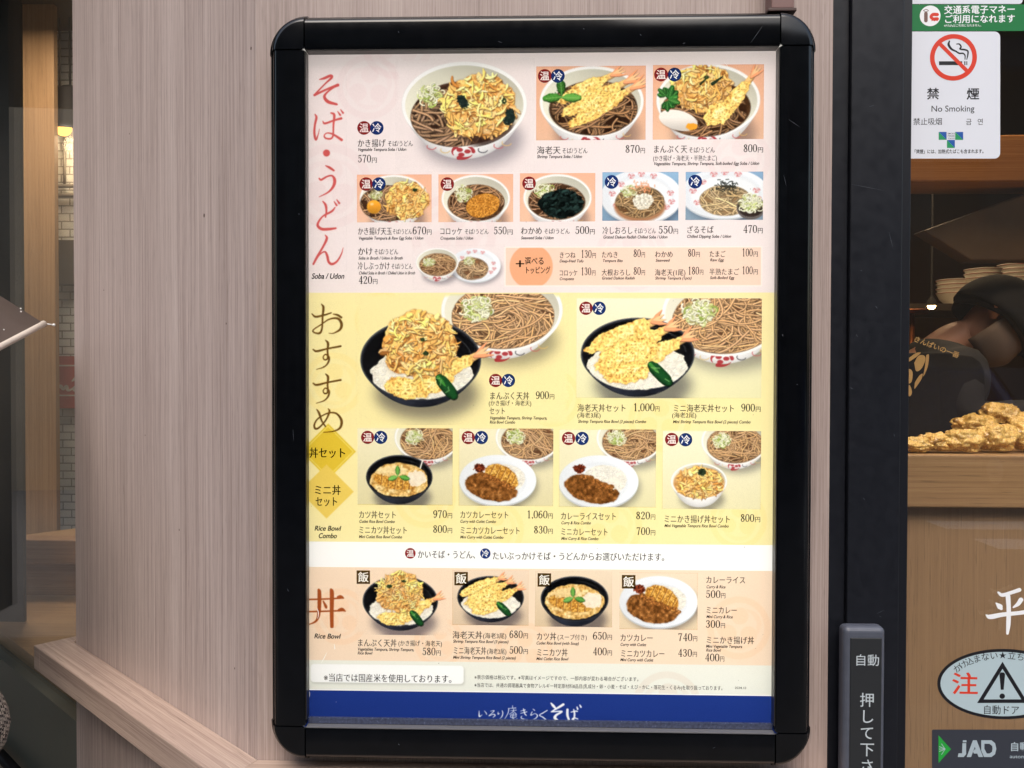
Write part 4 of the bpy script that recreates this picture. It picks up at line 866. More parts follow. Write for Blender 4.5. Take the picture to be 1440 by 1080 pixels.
LOGO = [[(130,125,6),(130,165,12),(135,190,14),(165,170,3)], [(190,125,6),(210,150,10),(215,165,8)],
 [(258,128,6),(300,122,9),(275,150,8),(240,182,7),(290,162,9),(310,175,13),(285,200,5)], [(345,135,6),(345,160,12),(362,150,3)], [(390,120,8),(398,150,11),(385,190,10),(362,212,4)],
 [(508,62,7),(508,88,7)], [(458,95,5),(545,88,9)], [(466,95,9),(455,150,9),(415,220,5)], [(485,120,5),(550,112,8)], [(520,100,7),(512,130,8),(470,160,5)], [(520,128,6),(553,160,8)], [(490,160,7),(488,195,7),(545,190,7),(540,160,6),(495,160,5)], [(490,177,5),(540,175,5)], [(516,145,7),(512,205,9),(555,222,9),(556,205,4)],
 [(598,122,6),(650,108,10)], [(598,148,7),(668,130,10)], [(630,95,9),(645,150,12),(664,172,9)], [(612,178,8),(604,198,10),(640,216,11),(680,216,6)],
 [(738,98,8),(756,112,10)], [(728,128,8),(714,168,9),(760,148,7),(788,172,12),(762,205,9),(712,226,5)], [(898,110,10),(850,140,11),(810,165,9),(850,188,12),(885,218,12)],
 [(940,28,14),(965,58,30),(990,85,20)], [(1078,42,28),(1020,78,24),(942,126,12)], [(945,126,13),(1062,120,18),(1002,160,26),(985,195,34),(1030,234,22)],
 [(1125,98,26),(1125,160,28),(1142,212,24)], [(1165,126,10),(1215,115,15),(1240,118,10)], [(1195,95,12),(1205,150,20),(1195,205,18),(1176,207,12),(1200,190,14),(1242,202,12)], [(1232,68,14),(1240,92,18)], [(1264,46,14),(1276,68,20)]]
logo(p, LOGO, 660, 985, 1/8)
image_part('section_panel', 'dark blue bottom band of the poster with white brush lettering', (XL, 974.6, XRp, 1034), 3, p.done(), .0001)
BADGES = [(512, 180, 9.6), (530, 180, 9.6), (766, 107, 9.6), (784.5, 107, 9.6), (929.5, 105, 9.6), (948.5, 105, 9.6), (515, 259, 9.6), (533, 259, 9.6), (629, 259, 9.6), (744, 258, 9.6), (860, 256, 9.6), (977.5, 255.5, 9.6),
 (697, 535, 9.4), (715, 535, 9.4), (824, 433.5, 9.4), (842.5, 433.5, 9.4), (517, 615, 9.4), (535.5, 615, 9.4), (658.5, 615.3, 9.4), (677, 615.3, 9.4), (799.5, 616.5, 9.4), (818.5, 616.5, 9.4), (944.5, 618, 9.4), (964, 618.3, 9.4), (577, 778, 7.6), (682.5, 778.3, 7.4)]
COLD = {1, 3, 5, 7, 10, 11, 13, 15, 17, 19, 21, 23, 25}
RICE = [(511, 811.5), (648.5, 813.6), (765.5, 815.5), (884, 818)]
for i, (lab, r, bgc, fn) in enumerate(PICS):
    p = Pic(*r, SP, bgc, 11+i); fn(p)
    for x, y, q in BADGES: p.put(srgb(252, 250, 248), p.ell(x, y, q*.93, q*.93))
    for x, y in RICE: p.put(srgb(252, 250, 246), rrect(p, x-8, y-8, x+8, y+8, .5))
    img = p.done()
    if fn.__name__ in CUT: m = feather(p, r); img = np.clip(img/tolin(np.asarray(bgc, np.float32)**(1-m)), 0, 1).astype(np.float32)
    image_part('dish_picture', 'picture of '+lab, r, SP, img, .00025)
EU, EV, EN = (1, 0, 0), (0, 0, 1), (0, -1, 0)
PXM = 1/np.linalg.norm(at(761, 540, YP)-at(760, 540, YP))
for i, (x, y, r) in enumerate(BADGES):
    cold = i in COLD; P0 = at(x, y, YP); R_ = r/PXM; cs, adv = outline('冷' if cold else '温', 'gh'); k = R_*1.42
    v, f = fill([circle(0, 0, R_)]+[(q-np.array([.5, .37]))*k for q in cs]); fl = Flat(EU, EV, EN); fl.put(P0, v, f, ink((34, 62, 130) if cold else (150, 48, 52)), .0004); fl.build('badge', PO, ('blue cold' if cold else 'dark red hot')+' badge')
for x, y in RICE:
    P0 = at(x, y, YP); R_ = 9.6/PXM; cs, adv = outline('飯', 'mb'); k = R_*1.62; v, f = fill([np.array([(-R_, -R_), (R_, -R_), (R_, R_), (-R_, R_)])]+[(q-np.array([.5, .37]))*k for q in cs])
    fl = Flat(EU, EV, EN); fl.put(P0, v, f, ink((96, 76, 40)), .0004); fl.build('badge', PO, 'square brown rice badge')
DK, GR = (24, 20, 22), (40, 34, 36)
def T(fl, t, x0, x1, y, em, sty, col=DK): P0 = at(x0, y, YP); fl.text(t, P0, at(x1, y, YP)[0]-P0[0], em/PXM, sty, ink(col), .0005)
def price(fl, t, x0, x1, x2, y, em=11.5): T(fl, t, x0, x1, y, em*1.32, 'd'); T(fl, '円', x1+1, x2, y, em*.74, 'm')
SU = 'そば/うどん'
CAP = [
 [('かき揚げ',502.5,542,206,12,'m'),(SU,545,580.5,205.5,9,'m'),('Vegetable Tempura Soba / Udon',503,571,212.5,6.2,'it'),('570',503,521.5,228.5,530)],
 [('海老天',754.6,788,216,12,'m'),(SU,790,826,215.5,9,'m'),('Shrimp Tempura Soba / Udon',755,818,222.5,6.2,'it'),('870',879,899,215,907)],
 [('まんぷく天',918,966,214.5,12,'m'),(SU,968,1005,214.5,9,'m'),('(かき揚げ・海老天・半熟たまご)',918,1008,226,8.6,'m'),('Vegetables Tempura, Shrimp Tempura, Soft-boiled Egg Soba / Udon',919,1067,232.5,6.2,'it'),('800',1045,1064,214,1073)],
 [('かき揚げ天玉',503,551,329.5,11.5,'m'),(SU,552,579,329,8.6,'m'),('Vegetable Tempura & Raw Egg Soba / Udon',504,595,337,6,'it'),('670',580,599,329.5,607)],
 [('コロッケ',618,650,329.5,11.5,'m'),(SU,653,687,329,8.6,'m'),('Croquette Soba / Udon',619,665,337,6,'it'),('550',694,712,329.5,721)],
 [('わかめ',732,762,329,11.5,'m'),(SU,764.6,801,328.5,8.6,'m'),('Seaweed Soba / Udon',732.5,778,336.5,6,'it'),('500',808.5,828,329,836.5)],
 [('冷しおろし',847,889.5,328.5,11.5,'m'),(SU,891,922,328,8.6,'m'),('Grated Daikon Radish Chilled Soba / Udon',848,938,335.5,6,'it'),('550',925.5,945.5,328.5,953.5)],
 [('ざるそば',965,1003,327.5,11.5,'m'),('Chilled Dipping Soba / Udon',965.6,1027.5,334.5,6,'it'),('470',1044.7,1064,327.5,1072.5)],
 [('かけ',503,524,358,12,'m'),(SU,526,560,357.5,9,'m'),('Soba in Broth / Udon in Broth',504,566,365,6,'it'),('冷しぶっかけ',503,548,378.5,12,'m'),(SU,550,580,378,9,'m'),('Chilled Soba in Broth / Chilled Udon in Broth',504.5,583.5,386,6,'it'),('420',504,523,399,531)],
 [('+',724,737,378,20,'m'),('選べる',737.7,765,371.5,12,'mb'),('トッピング',737.7,773.6,384,11,'mb')],
 [('きつね',786,809,362.5,10,'m'),('130',816.6,831.5,362.5,838),('Deep-fried Tofu',786.6,820,369,5.6,'it'),('コロッケ',786,812,387.5,10,'m'),('130',816.6,831,387,837.5),('Croquette',786.6,806.7,394,5.6,'it')],
 [('たぬき',845.6,869,362,10,'m'),('80',890.5,900.7,361.5,907),('Tempura Bits',847,875,368.5,5.6,'it'),('大根おろし',845.6,886.5,387,10,'m'),('80',890.5,900.7,386.5,907),('Grated Daikon Radish',846,892,393,5.6,'it')],
 [('わかめ',920.5,946,361.5,10,'m'),('80',967,977,361,984),('Seaweed',921.7,941,368,5.6,'it'),('海老天(1尾)',920.5,963.7,387,10,'m'),('180',967,982.6,386,989),('Shrimp Tempura (1pcs)',921,972,393,5.6,'it')],
 [('たまご',997,1019.7,361,10,'m'),('100',1043,1058,360.5,1065.5),('Raw Egg',998,1017,367.5,5.6,'it'),('半熟たまご',997,1039,386,10,'m'),('100',1043,1058,385.5,1065.5),('Soft-Boiled Egg',998,1031.7,392.5,5.6,'it')],
 [('まんぷく天丼',688,744,561,12,'m'),('900',753,771.5,561,779.6),('(かき揚げ・海老天)',687,747,570,8.6,'m'),('セット',688,710.5,582,11.5,'m'),('Vegetables Tempura, Shrimp Tempura,',688.5,769,589.5,6,'it'),('Rice Bowl Combo',688.5,724,595.5,6,'it')],
 [('海老天丼セット',811.5,880.4,578,12,'m'),('1,000',890,920,578,927.5),('(海老3尾)',811.5,844.5,587,8.6,'m'),('Shrimp Tempura Rice Bowl (3 pieces) Combo',812.7,908,594.5,6,'it')],
 [('ミニ海老天丼セット',946,1032.7,578.5,12,'m'),('900',1041.7,1061,578.5,1069.5),('(海老2尾)',944.6,979,587,8.6,'m'),('Mini Shrimp Tempura Rice Bowl (2 pieces) Combo',946,1054.7,595,6,'it')],
 [('カツ丼セット',504,557.5,728,12,'m'),('970',608.7,628,728,636),('Cutlet Rice Bowl Combo',505,554.7,735,6,'it'),('ミニカツ丼セット',504,573,749.5,12,'m'),('800',608.7,628,749,636),('Mini Cutlet Rice Bowl Combo',504.6,565,756.5,6,'it')],
 [('カツカレーセット',646.5,715.5,728,12,'m'),('1,060',740.5,769.5,728.5,777.5),('Curry with Cutlet Combo',647,697,735,6,'it'),('ミニカツカレーセット',646.5,731.5,750,12,'m'),('830',750.4,769.5,750,777.5),('Mini Curry with Cutlet Combo',647,707.5,757,6,'it')],
 [('カレーライスセット',788,866.7,730,12,'m'),('820',894,913.5,730,921.5),('Curry & Rice Combo',789,830.5,737,6,'it'),('ミニカレーセット',788,855,752,12,'m'),('700',894.5,913.5,752,921.5),('Mini Curry & Rice Combo',789,841,759,6,'it')],
 [('ミニかき揚げ丼セット',933,1027,734,12,'m'),('800',1041,1060,733.5,1069),('Mini Vegetable Tempura Rice Bowl Combo',934,1024,741,6,'it')],
 [('かいそば・うどん、',587,674,784,12.5,'m'),('たいぶっかけそば・うどんからお選びいただけます。',692,940,786,12.5,'m')],
 [('まんぷく天丼',502,557.6,908,12,'m'),('(かき揚げ・海老天)',560,621.5,907.5,9,'m'),('Vegetables Tempura, Shrimp Tempura,',502.7,582,914.5,6,'it'),('Rice Bowl',502.7,523,920,6,'it'),('580',593.7,612,921,620)],
 [('海老天丼',636,678,897,12,'m'),('(海老3尾)',679,712,897,9,'m'),('680',716,734.6,897,742.5),('Shrimp Tempura Rice Bowl (3 pieces)',637,714.6,903.5,6,'it'),('ミニ海老天丼',637,683.5,919,12,'m'),('(海老2尾)',684.7,712,919,9,'m'),('500',716,734.6,919,742.5),('Mini Shrimp Tempura Rice Bowl (2 pieces)',637,725,926,6,'it')],
 [('カツ丼',754,782,899,12,'m'),('(スープ付き)',783.6,825,899,9,'m'),('650',833.4,852.7,899,860.6),('Cutlet Rice Bowl (with Soup)',754,813.5,906,6,'it'),('ミニカツ丼',754,798,921.5,12,'m'),('400',833.4,852.7,921,860.6),('Mini Cutlet Rice Bowl',754,798.5,928,6,'it')],
 [('カツカレー',871.5,918,901,12,'m'),('740',953,973,901,980.5),('Curry with Cutlet',872,908,908,6,'it'),('ミニカツカレー',872,934.5,923,12,'m'),('430',953,972.5,923,980),('Mini Curry with Cutlet',872,918,929.5,6,'it')],
 [('カレーライス',992,1048,819.5,11.5,'m'),('Curry & Rice',993,1019.6,827,6,'it'),('500',992,1012.5,840.5,1020),('ミニカレー',992,1036,862,11.5,'m'),('Mini Curry & Rice',993,1029.7,869,6,'it'),('300',992,1012,882.5,1019.5),('ミニかき揚げ丼',992,1060,904,11.5,'m'),('Mini Vegetable Tempura',992.5,1043,910.5,6,'it'),('Rice Bowl',992.5,1013,916,6,'it'),('400',991,1011,929.5,1018.5)],
 [('※当店では国産米を使用しております。',455,641,957,12.5,'m')],
 [('※表示価格は税込です。※写真はイメージですので、一部内容が変わる場合がございます。',667,901,954.5,6.8,'g'),('※当店では、共通の調理器具で食物アレルギー特定原材料8品目(乳成分・卵・小麦・そば・えび・かに・落花生・くるみ)を取り扱っております。',667,1019,965.5,6.8,'g'),('2024.10',1033,1049,968.5,4.4,'g')],
 [('Soba / Udon',438,483.5,392,11,'it'),], [('Rice Bowl',442,478.5,746,10,'it'),('Combo',447.5,473,756.5,10,'it')], [('Rice Bowl',441.6,478,897.5,10,'it')],
 [('丼セット',434.7,486.5,642.5,16,'mb')], [('ミニ丼',441,479,694.5,15,'mb'),('セット',443.5,475,710.5,15,'mb')],
]
for lines in CAP:
    fl = Flat(EU, EV, EN)
    for L_ in lines:
        if len(L_) == 5: price(fl, L_[0], L_[1], L_[2], L_[4], L_[3])
        else: T(fl, *L_[:6], GR if L_[5] == 'it' else DK)
    fl.build('caption', PO)
HEADS = {'so': [[(68,76,4),(92,70,12),(122,58,13),(127,68,12),(95,98,7),(44,150,8)], [(44,152,12),(100,126,10),(158,104,15)], [(152,106,8),(110,135,8),(92,160,13),(110,185,16),(152,198,11)]],
 'ba': [[(46,246,5),(53,262,11),(45,300,10),(43,340,11),(50,370,10),(60,350,5),(68,318,2)], [(84,280,4),(95,291,10),(140,276,9),(174,267,12)], [(124,240,7),(140,250,12),(136,300,9),(134,350,8),(122,366,9),(98,363,8),(91,350,6),(106,338,6),(135,345,9),(176,372,13)], [(157,233,4),(169,250,10)], [(171,224,4),(183,240,10)]],
 'dot': [(102, 436, 17)],
 'u': [[(98,498,5),(118,508,12),(138,522,9)], [(66,560,7),(76,567,10),(105,551,8),(130,548,9),(142,570,15),(135,600,13),(110,628,8),(66,651,3)]],
 'do': [[(84,673,6),(98,692,12),(101,722,9),(97,750,7)], [(144,702,5),(127,722,10),(85,745,8),(62,775,10),(60,795,13),(80,809,14),(115,809,13),(147,805,9)], [(139,674,4),(151,692,10)], [(152,665,4),(164,682,10)]],
 'n': [[(95,838,4),(103,855,12),(85,895,10),(55,945,10),(37,980,9)], [(37,981,9),(65,938,6),(92,920,8),(105,940,12),(112,970,12),(130,981,12),(155,965,9),(175,930,6),(183,900,2)]]}
HEADS2 = {'o': [[(38,133,6),(60,150,12),(110,140,10),(152,127,7)], [(94,75,5),(106,95,14),(101,150,11),(98,215,10),(86,246,12),(60,247,9),(44,238,8),(50,224,7),(90,198,7),(140,165,8),(190,160,13),(213,190,16),(205,225,13),(165,248,6),(138,248,3)], [(164,134,5),(190,140,12),(212,154,12)]]}
_su = [[(44,345,7),(66,355,12),(130,340,10),(208,325,11)], [(118,289,5),(133,308,14),(130,350,10),(132,385,11),(128,402,9),(112,406,8),(104,390,6),(118,374,7),(138,390,11),(135,420,10),(110,448,7),(63,464,3)]]
HEADS2['su'] = _su; HEADS2['su2'] = [[(x, y+201, w_) for x, y, w_ in q] for q in _su]
HEADS2['me'] = [[(66,703,6),(80,725,13),(95,770,10),(117,803,8)], [(134,698,5),(141,715,12),(120,765,9),(80,810,10),(56,816,12),(52,790,10),(75,755,8),(130,725,8),(180,725,10),(212,765,15),(205,810,13),(165,832,7),(105,839,3)]]
HEADS3 = {'don': [[(14,262,9),(120,258,9),(205,252,9)], [(190,247,16),(205,245,20),(220,252,8)], [(12,333,9),(120,329,9),(210,325,9)], [(195,322,16),(212,318,20),(230,327,8)], [(76,205,14),(80,225,22),(78,330,20),(62,385,12),(14,410,5)], [(148,203,14),(153,225,24),(152,340,22),(153,418,20)], [(103,272,8),(117,300,16),(120,308,12)]]}
def heading(groups, rect, ox, oy, k, col, label):
    p = Pic(*rect, 2.5, (1, 1, 1), 5)
    for S_ in sum(groups.values(), []):
        if isinstance(S_, tuple): p.put(srgb(*col), p.ell(ox+S_[0]*k, oy+S_[1]*k, S_[2]*k, S_[2]*k)); continue
        q = spline(S_, 5); p.stroke(np.stack([ox+q[:, 0]*k, oy+q[:, 1]*k], 1), np.maximum(q[:, 2]*k, .6), srgb(*col), 0, 0)
    p.rs = type('R', (), {'randn': staticmethod(lambda *a: np.zeros(a, np.float32))})()
    image_part('heading', label, rect, 2.5, p.done(), .0005)
heading(HEADS, (433.5, 94, 488, 382), 430, 90, 1/3.486, (226, 112, 110), 'salmon pink heading')
heading(HEADS2, (433.5, 424, 488, 609.5), 430, 410, 1/4.235, (122, 92, 54), 'brown heading')
heading(HEADS3, (433.5, 826, 490, 883), 430, 780, 1/4.153, (180, 104, 58), 'rust brown heading')
# scratches and specks on the poster's laminate
fl = Flat(EU, EV, EN); mscr = mat('scratch', (244, 244, 240), .6); rn = random.Random(5)
for pts in ([(452,932,.2),(456,925,1.0),(460,917,.3)], [(466,770,.1),(469,785,.7),(477,795,.3)], [(447,870,.2),(448,862,1.2),(446,855,.5)], [(434.6,972,1.6),(435.2,976,2.2),(434.8,980,1.6)], [(470,905,.5),(471,911,1.1),(470.5,913,.4)], [(1018,87,.2),(1022,92,.5),(1024,96,.2)]):
    P0 = at(0, 0, YP); S_ = [(at(x, y, YP)[0]-P0[0], at(x, y, YP)[2]-P0[2], max(w_, .3)/PXM) for x, y, w_ in pts]
    S2 = spline(S_); d = np.gradient(S2[:, :2], axis=0); d /= np.linalg.norm(d, axis=1, keepdims=True); nn = np.stack([-d[:, 1], d[:, 0]], 1)*S2[:, 2:3]/2; K = len(S2)
    fl.put(P0, np.concatenate([S2[:, :2]+nn, S2[:, :2]-nn]), [(i, i+1, K+i+1, K+i) for i in range(K-1)], mscr, .0007)
for i in range(26):
    x, y = rn.uniform(436, 1084), rn.uniform(84, 1010); r = rn.uniform(.25, .6)/PXM; fl.put(at(x, y, YP), circle(0, 0, r, 8), [tuple(range(8))], mscr if y > 974 else mat('speck', (60, 50, 46), .8), .0007)
fl.put(at(1075.5, 1020.5, YP), circle(0, 0, 1.4/PXM, 14), [tuple(range(14))], mscr, .0008)
fl.build('scratches', PO)

# ---------------------------------------------------------------- door frame, touch switch, glass door and its stickers
XG0, XG1 = .4585, .4745
e = empty('door_frame', (XR, 0, 0), 'dark navy aluminium door frame between the wood wall and the glass door', 'door frame')
w = MB(); w.box(XR+.0006, .3925, .0035, .10, 0, 3.0); w.build('stile', M_jamb, e, .001)
w = MB(); w.box(.3927, XG0-.0003, -.004, .10, 0, 3.0); w.build('stile', M_jamb, e, .0015)
w = MB(); w.box(XG0, XG1, .010, .10, 0, 3.0); w.build('stile', mat('dark_aluminium_side', (17, 19, 27), .4), e, .001)
def scuffs(e, Y, segs, m):
    fl = Flat(EU, EV, EN)
    for j, (x0, y0, x1, y1, w_) in enumerate(segs):
        a_, b_ = at(x0, y0, Y), at(x1, y1, Y); d = (b_-a_)[[0, 2]]; L_ = np.hypot(*d); n2 = np.array([-d[1], d[0]])/L_*w_*.0009/2; fl.put(a_, [-n2*.3, d*.5-n2, d-n2*.2, d+n2*.2, d*.5+n2, n2*.3], [(0, 1, 2, 3, 4, 5)], m, 1e-5*j)
    return fl.build('scuffs', e)
m_sc = mat('scuff', (74, 78, 88), .7)
fl = Flat(-U, ZV, N); mdk = mat('wood_pore', (74, 58, 50), .8)      # small knots and knocks in the laminate
for px_, py_, r_ in ((353, 68, 1.3), (287, 303, 1.6), (146, 408, .9), (204, 612, .8), (318, 455, .9), (182, 188, .8), (252, 745, 1.0), (330, 940, .9)):
    q = atp(px_, py_, Cn+N*.0004, N); fl.put(q, circle(0, 0, r_*.0011, 9, r_*.0018), [tuple(range(9))], mdk)
fl.build('pores', e2)
scuffs(e, -.0043, [(1197, 259, 1243, 268, .5), (1250, 326, 1256, 350, .5), (1231, 430, 1234, 434, 1), (1196, 545, 1199, 547, 1), (1214, 700, 1216, 703, .8), (1262-5, 610, 1258, 614, .8), (1233, 863, 1243, 858, .6), (1236, 866, 1240, 868, .5), (1204, 470, 1206, 474, .7), (1222, 150, 1230, 148, .5), (1210, 380, 1212, 381, .8)], m_sc)
scuffs(BOARD, -.0451, [(1100, 470, 1101, 473, .8), (1109, 168, 1124, 178, .5), (1120, 540, 1122, 541, .8), (1102, 246, 1106, 262, .4), (412, 604, 413, 620, .4), (404, 828, 406, 832, .8), (420, 300, 421, 302, .8)], m_sc)
scuffs(BOARD, -.0451, [(1056, 60, 1072, 37, .5), (900, 48, 902, 50, .8), (700, 58, 706, 60, .5), (560, 44, 561, 46, .8), (820, 40, 822, 41, .8), (960, 62, 964, 60, .5), (560, 1046, 562, 1048, .8), (1002, 1052, 1006, 1051, .5)], m_sc)
GY = .030
d_ = empty('glass_door', (XG1, GY, 0), 'automatic glass door with stickers, right of the dark door frame', 'door')
w = MB(); w.box(XG1+.0005, 1.75, GY, GY+.008, .06, 2.6); w.build('pane', M_door, d_)
w = MB(); w.box(1.7505, 1.82, GY-.01, GY+.03, .02, 2.6); w.build('stile', M_jamb, d_)
w = MB(); w.box(XG1+.0005, 1.82, GY-.01, GY+.03, 2.6005, 3.0); w.build('header', M_jamb, d_)
w = MB(); w.box(1.8205, 5.0, 0, .06, 0, 3.2); tag(w.build('plain_wall', M_wall), 'wood wall beyond the glass door', 'wall')
# touch switch
SY = -.026; a, b = at(1187, 882, SY), at(1245, 1040, SY); zb = a[2]-.30
e = empty('touch_switch', (a[0], SY, zb), 'grey touch switch with white Japanese lettering on the dark door frame', 'switch')
w = MB(); w.box(a[0], b[0], SY, -.0045, zb, a[2]); w.build('housing', M_grey, e, .007, 5)
p0, p1 = at(1196, 897, SY-.001), at(1240.5, 900, SY-.001); w = MB(); w.box(p0[0], p1[0], SY-.0012, SY+.004, zb+.012, p0[2]); w.build('touch_plate', M_greyd, e, .0010)
fl = Flat(EU, EV, EN); mtx = mat('switch_lettering', (188, 198, 204), .5); PS_ = np.linalg.norm(at(1201, 900, SY)-at(1200, 900, SY)); YT = SY-.0013
q = at(1201.4, 934.5, YT); fl.text('自動', q, 34.5*PS_, 17.5*PS_, 'g', mtx, .0002)
for i, ch in enumerate('押して下さい'):
    q = at(1208.5, 992+i*23.2, YT); v, f, ad = glyph(ch, 'g'); fl.put(q, v*21.5*PS_, f, mtx, .0002)
fl.build('lettering', e)
# stickers on the outside of the glass
GS = GY-.0006
def G(px, py): return at(px, py, GS)
GPX = np.linalg.norm(G(1341, 100)-G(1340, 100))
class Stick(Flat):
    def __init__(s, px, py): Flat.__init__(s, EU, EV, EN); s.O = G(px, py); s.k = 0
    def loc(s, px, py): q = G(px, py)-s.O; return np.array([q[0], q[2]])
    def poly(s, pts, m, lv, px=True): v = np.array([s.loc(*q) for q in pts]) if px else np.asarray(pts); vv, f = fill([v]); s.put(s.O, vv, f, m, lv*5e-5)
    def ring(s, cs, m, lv): vv, f = fill(cs); s.put(s.O, vv, f, m, lv*5e-5)
    def disc(s, px, py, r, m, lv, ry=None): c = s.loc(px, py); s.ring([circle(c[0], c[1], r*GPX, 64, (ry or r)*GPX)], m, lv)
    def tx(s, t, x0, x1, y, em, sty, m, lv): c = s.loc(x0, y); P0 = s.O+EUv*c[0]+EVv*c[1]; s.text(t, P0, s.loc(x1, y)[0]-c[0] if x1 else None, em*GPX, sty, m, lv*5e-5)
    def br(s, strokes, m, lv, k=1.0):                       # strokes in photograph pixels, each on its own level
        for i, S_ in enumerate(strokes):
            q = spline([(*s.loc(x, y), w_*GPX) for x, y, w_ in S_]); d = np.gradient(q[:, :2], axis=0); d /= np.linalg.norm(d, axis=1, keepdims=True)+1e-12
            nn = np.stack([-d[:, 1], d[:, 0]], 1)*q[:, 2:3]/2; K = len(q); L_ = (lv+i*.3)*5e-5
            s.put(s.O, np.concatenate([q[:, :2]+nn, q[:, :2]-nn]), [(j, j+1, K+j+1, K+j) for j in range(K-1)], m, L_)
            for z_, u in enumerate((q[0], q[-1])): s.put(s.O, circle(u[0], u[1], u[2]/2, 14), [tuple(range(14))], m, L_+(z_+1)*5e-6)
EUv, EVv = np.array([1., 0, 0]), np.array([0, 0, 1.])
def rounded(x0, y0, x1, y1, r, corners=(1, 1, 1, 1), n=8):  # tl, tr, br, bl in pixels
    out = []
    for (cx, cy, a0), on in zip(((x0, y0, 180), (x1, y0, 270), (x1, y1, 0), (x0, y1, 90)), corners):
        if not on: out.append((cx, cy)); continue
        mx_, my_ = cx+(r if cx == x0 else -r), cy+(r if cy == y0 else -r)
        for i in range(n+1): t = math.radians(a0+90*i/n); out.append((mx_+r*math.cos(t), my_+r*math.sin(t)))
    return out
S_W, S_G, S_R, S_K, S_B = mat('sticker_white', (222, 226, 236), .35), mat('sticker_green', (24, 118, 62), .35), mat('sticker_red', (216, 62, 40), .35), mat('sticker_black', (24, 24, 30), .4), mat('sticker_blue', (36, 88, 168), .4)
S_T = mat('sticker_teal', (40, 150, 96), .4); S_WB = mat('sticker_bright', (240, 242, 246), .35); S_BR = mat('sticker_brown', (120, 92, 84), .4)
s_ = Stick(1283, -60); s_.poly(rounded(1283, -60, 1438, 5.5, 5, (0, 0, 1, 0)), S_W, 0); o = s_.build('white_sticker', None); tag(o, 'white sticker cut off by the top of the picture, above the green sticker', 'sticker')
e = empty('green_sticker', tuple(G(1283, 43)), 'green IC card payment sticker with white Japanese text on the glass door', 'sticker')
s_ = Stick(1283, 5); s_.poly([(1282.5, 6.2), (1478, 6.2), (1478, 43.5), (1282, 43.5)], S_G, 0); s_.build('backing', e)
s_ = Stick(1308, 22); s_.disc(1308, 22.3, 14.6, S_WB, 1)
s_.br([[(1302, 19, 5), (1302, 29, 5)]], S_BR, 2); s_.br([[(1298.5, 14.6, .8), (1302.5, 13.4, .8), (1305.5, 15, .8), (1302, 16.6, .8), (1298.6, 15, .8)]], S_BR, 3)
s_.br([[(1318, 20.5, 4.6), (1312, 20.5, 4.6), (1309.2, 23.6, 4.2), (1312, 26.6, 4.4), (1318, 26.6, 4.6)]], S_R, 3); s_.br([[(1310, 29.3, 1), (1312, 28.4, 1), (1314, 29.3, 1), (1316, 28.4, 1), (1318, 29.3, 1)]], S_R, 4); s_.build('emblem', e)
s_ = Stick(1327, 20); s_.tx('交通系電子マネー', 1327.3, 1427.3, 18.6, 12.6, 'gb', S_WB, 1); s_.tx('ご利用になれます', 1327.3, 1427, 31.6, 12.6, 'gb', S_WB, 1); s_.tx('※PiTaPaはご利用になれません。', 1327.3, 1382, 37.6, 4.2, 'g', S_WB, 1); s_.build('lettering', e)
e = empty('no_smoking_sticker', tuple(G(1281, 223)), 'white no smoking sticker with red crossed circle on the glass door', 'sticker')
s_ = Stick(1281, 44); s_.poly(rounded(1281, 44.3, 1406.5, 223, 8, (0, 1, 1, 0)), S_W, 0); s_.build('backing', e)
s_ = Stick(1340, 80); c = s_.loc(1340.7, 80.7); s_.ring([circle(c[0], c[1], 33*GPX, 72), circle(c[0], c[1], 26.6*GPX, 72)], S_R, 3)
s_.poly([(1320.4, 86.2), (1353, 86.2), (1353, 91.6), (1320.4, 91.6)], S_K, 1); s_.poly([(1356, 86.2), (1357.6, 86.2), (1357.6, 91.6), (1356, 91.6)], S_K, 1); s_.poly([(1358.9, 86.2), (1360.2, 86.2), (1360.2, 91.6), (1358.9, 91.6)], S_K, 1)
s_.br([[(1335, 58, 2), (1334, 63, 3.4), (1338, 69, 3), (1344, 72, 2.2), (1349, 75, 2.2), (1354, 75, 2), (1357, 78, 1.8), (1357, 83.5, 1.2)], [(1345, 62, 1.2), (1349, 62, 2), (1351.5, 66, 2.2), (1350, 69, 2.2), (1357, 70, 2.4), (1361, 72, 2.2), (1361, 77, 2), (1359.5, 83.5, 1.2)]], S_K, 1)
dd = .7071; s_.poly([(1340.7-19.5-1.9, 80.7-19.5+1.9), (1340.7-19.5+1.9, 80.7-19.5-1.9), (1340.7+19.5+1.9, 80.7+19.5-1.9), (1340.7+19.5-1.9, 80.7+19.5+1.9)], S_R, 2.5); s_.build('pictogram', e)
s_ = Stick(1300, 140); s_.tx('禁', 1303, 1320, 138.6, 17.8, 'gb', S_K, 1); s_.tx('煙', 1359, 1376.4, 138.6, 17.8, 'gb', S_K, 1); s_.tx('No Smoking', 1309, 1369.5, 157, 12.2, 'g', S_K, 1)
s_.tx('禁止吸烟', 1284, 1324.5, 175, 10.8, 'g', S_K, 1); s_.tx('금', 1358, 1366, 175, 10, 'g', S_K, 1); s_.tx('연', 1374.3, 1382.3, 175, 10, 'g', S_K, 1); s_.tx('「禁煙」には、加熱式たばこも含まれます。', 1283, 1386, 215.6, 6.6, 'gb', S_K, 1); s_.build('lettering', e)
s_ = Stick(1330, 190)
for x, y in ((1320, 185.5), (1343.2, 185.5), (1331.6, 196.8)):
    s_.poly([(x, y), (x, y+11.2), (x+11.2, y+11.2)], S_T, 1); s_.poly([(x+.1, y), (x+11.2, y), (x+11.2, y+11.1)], S_B, 1.4)
for i, t in enumerate(('SMOKE', 'FREE', 'TOKYO')): s_.tx(t, 1332.4, 1342.6, 189+i*3.4, 3.2, 'g', S_K, 1)
s_.build('emblem', e)
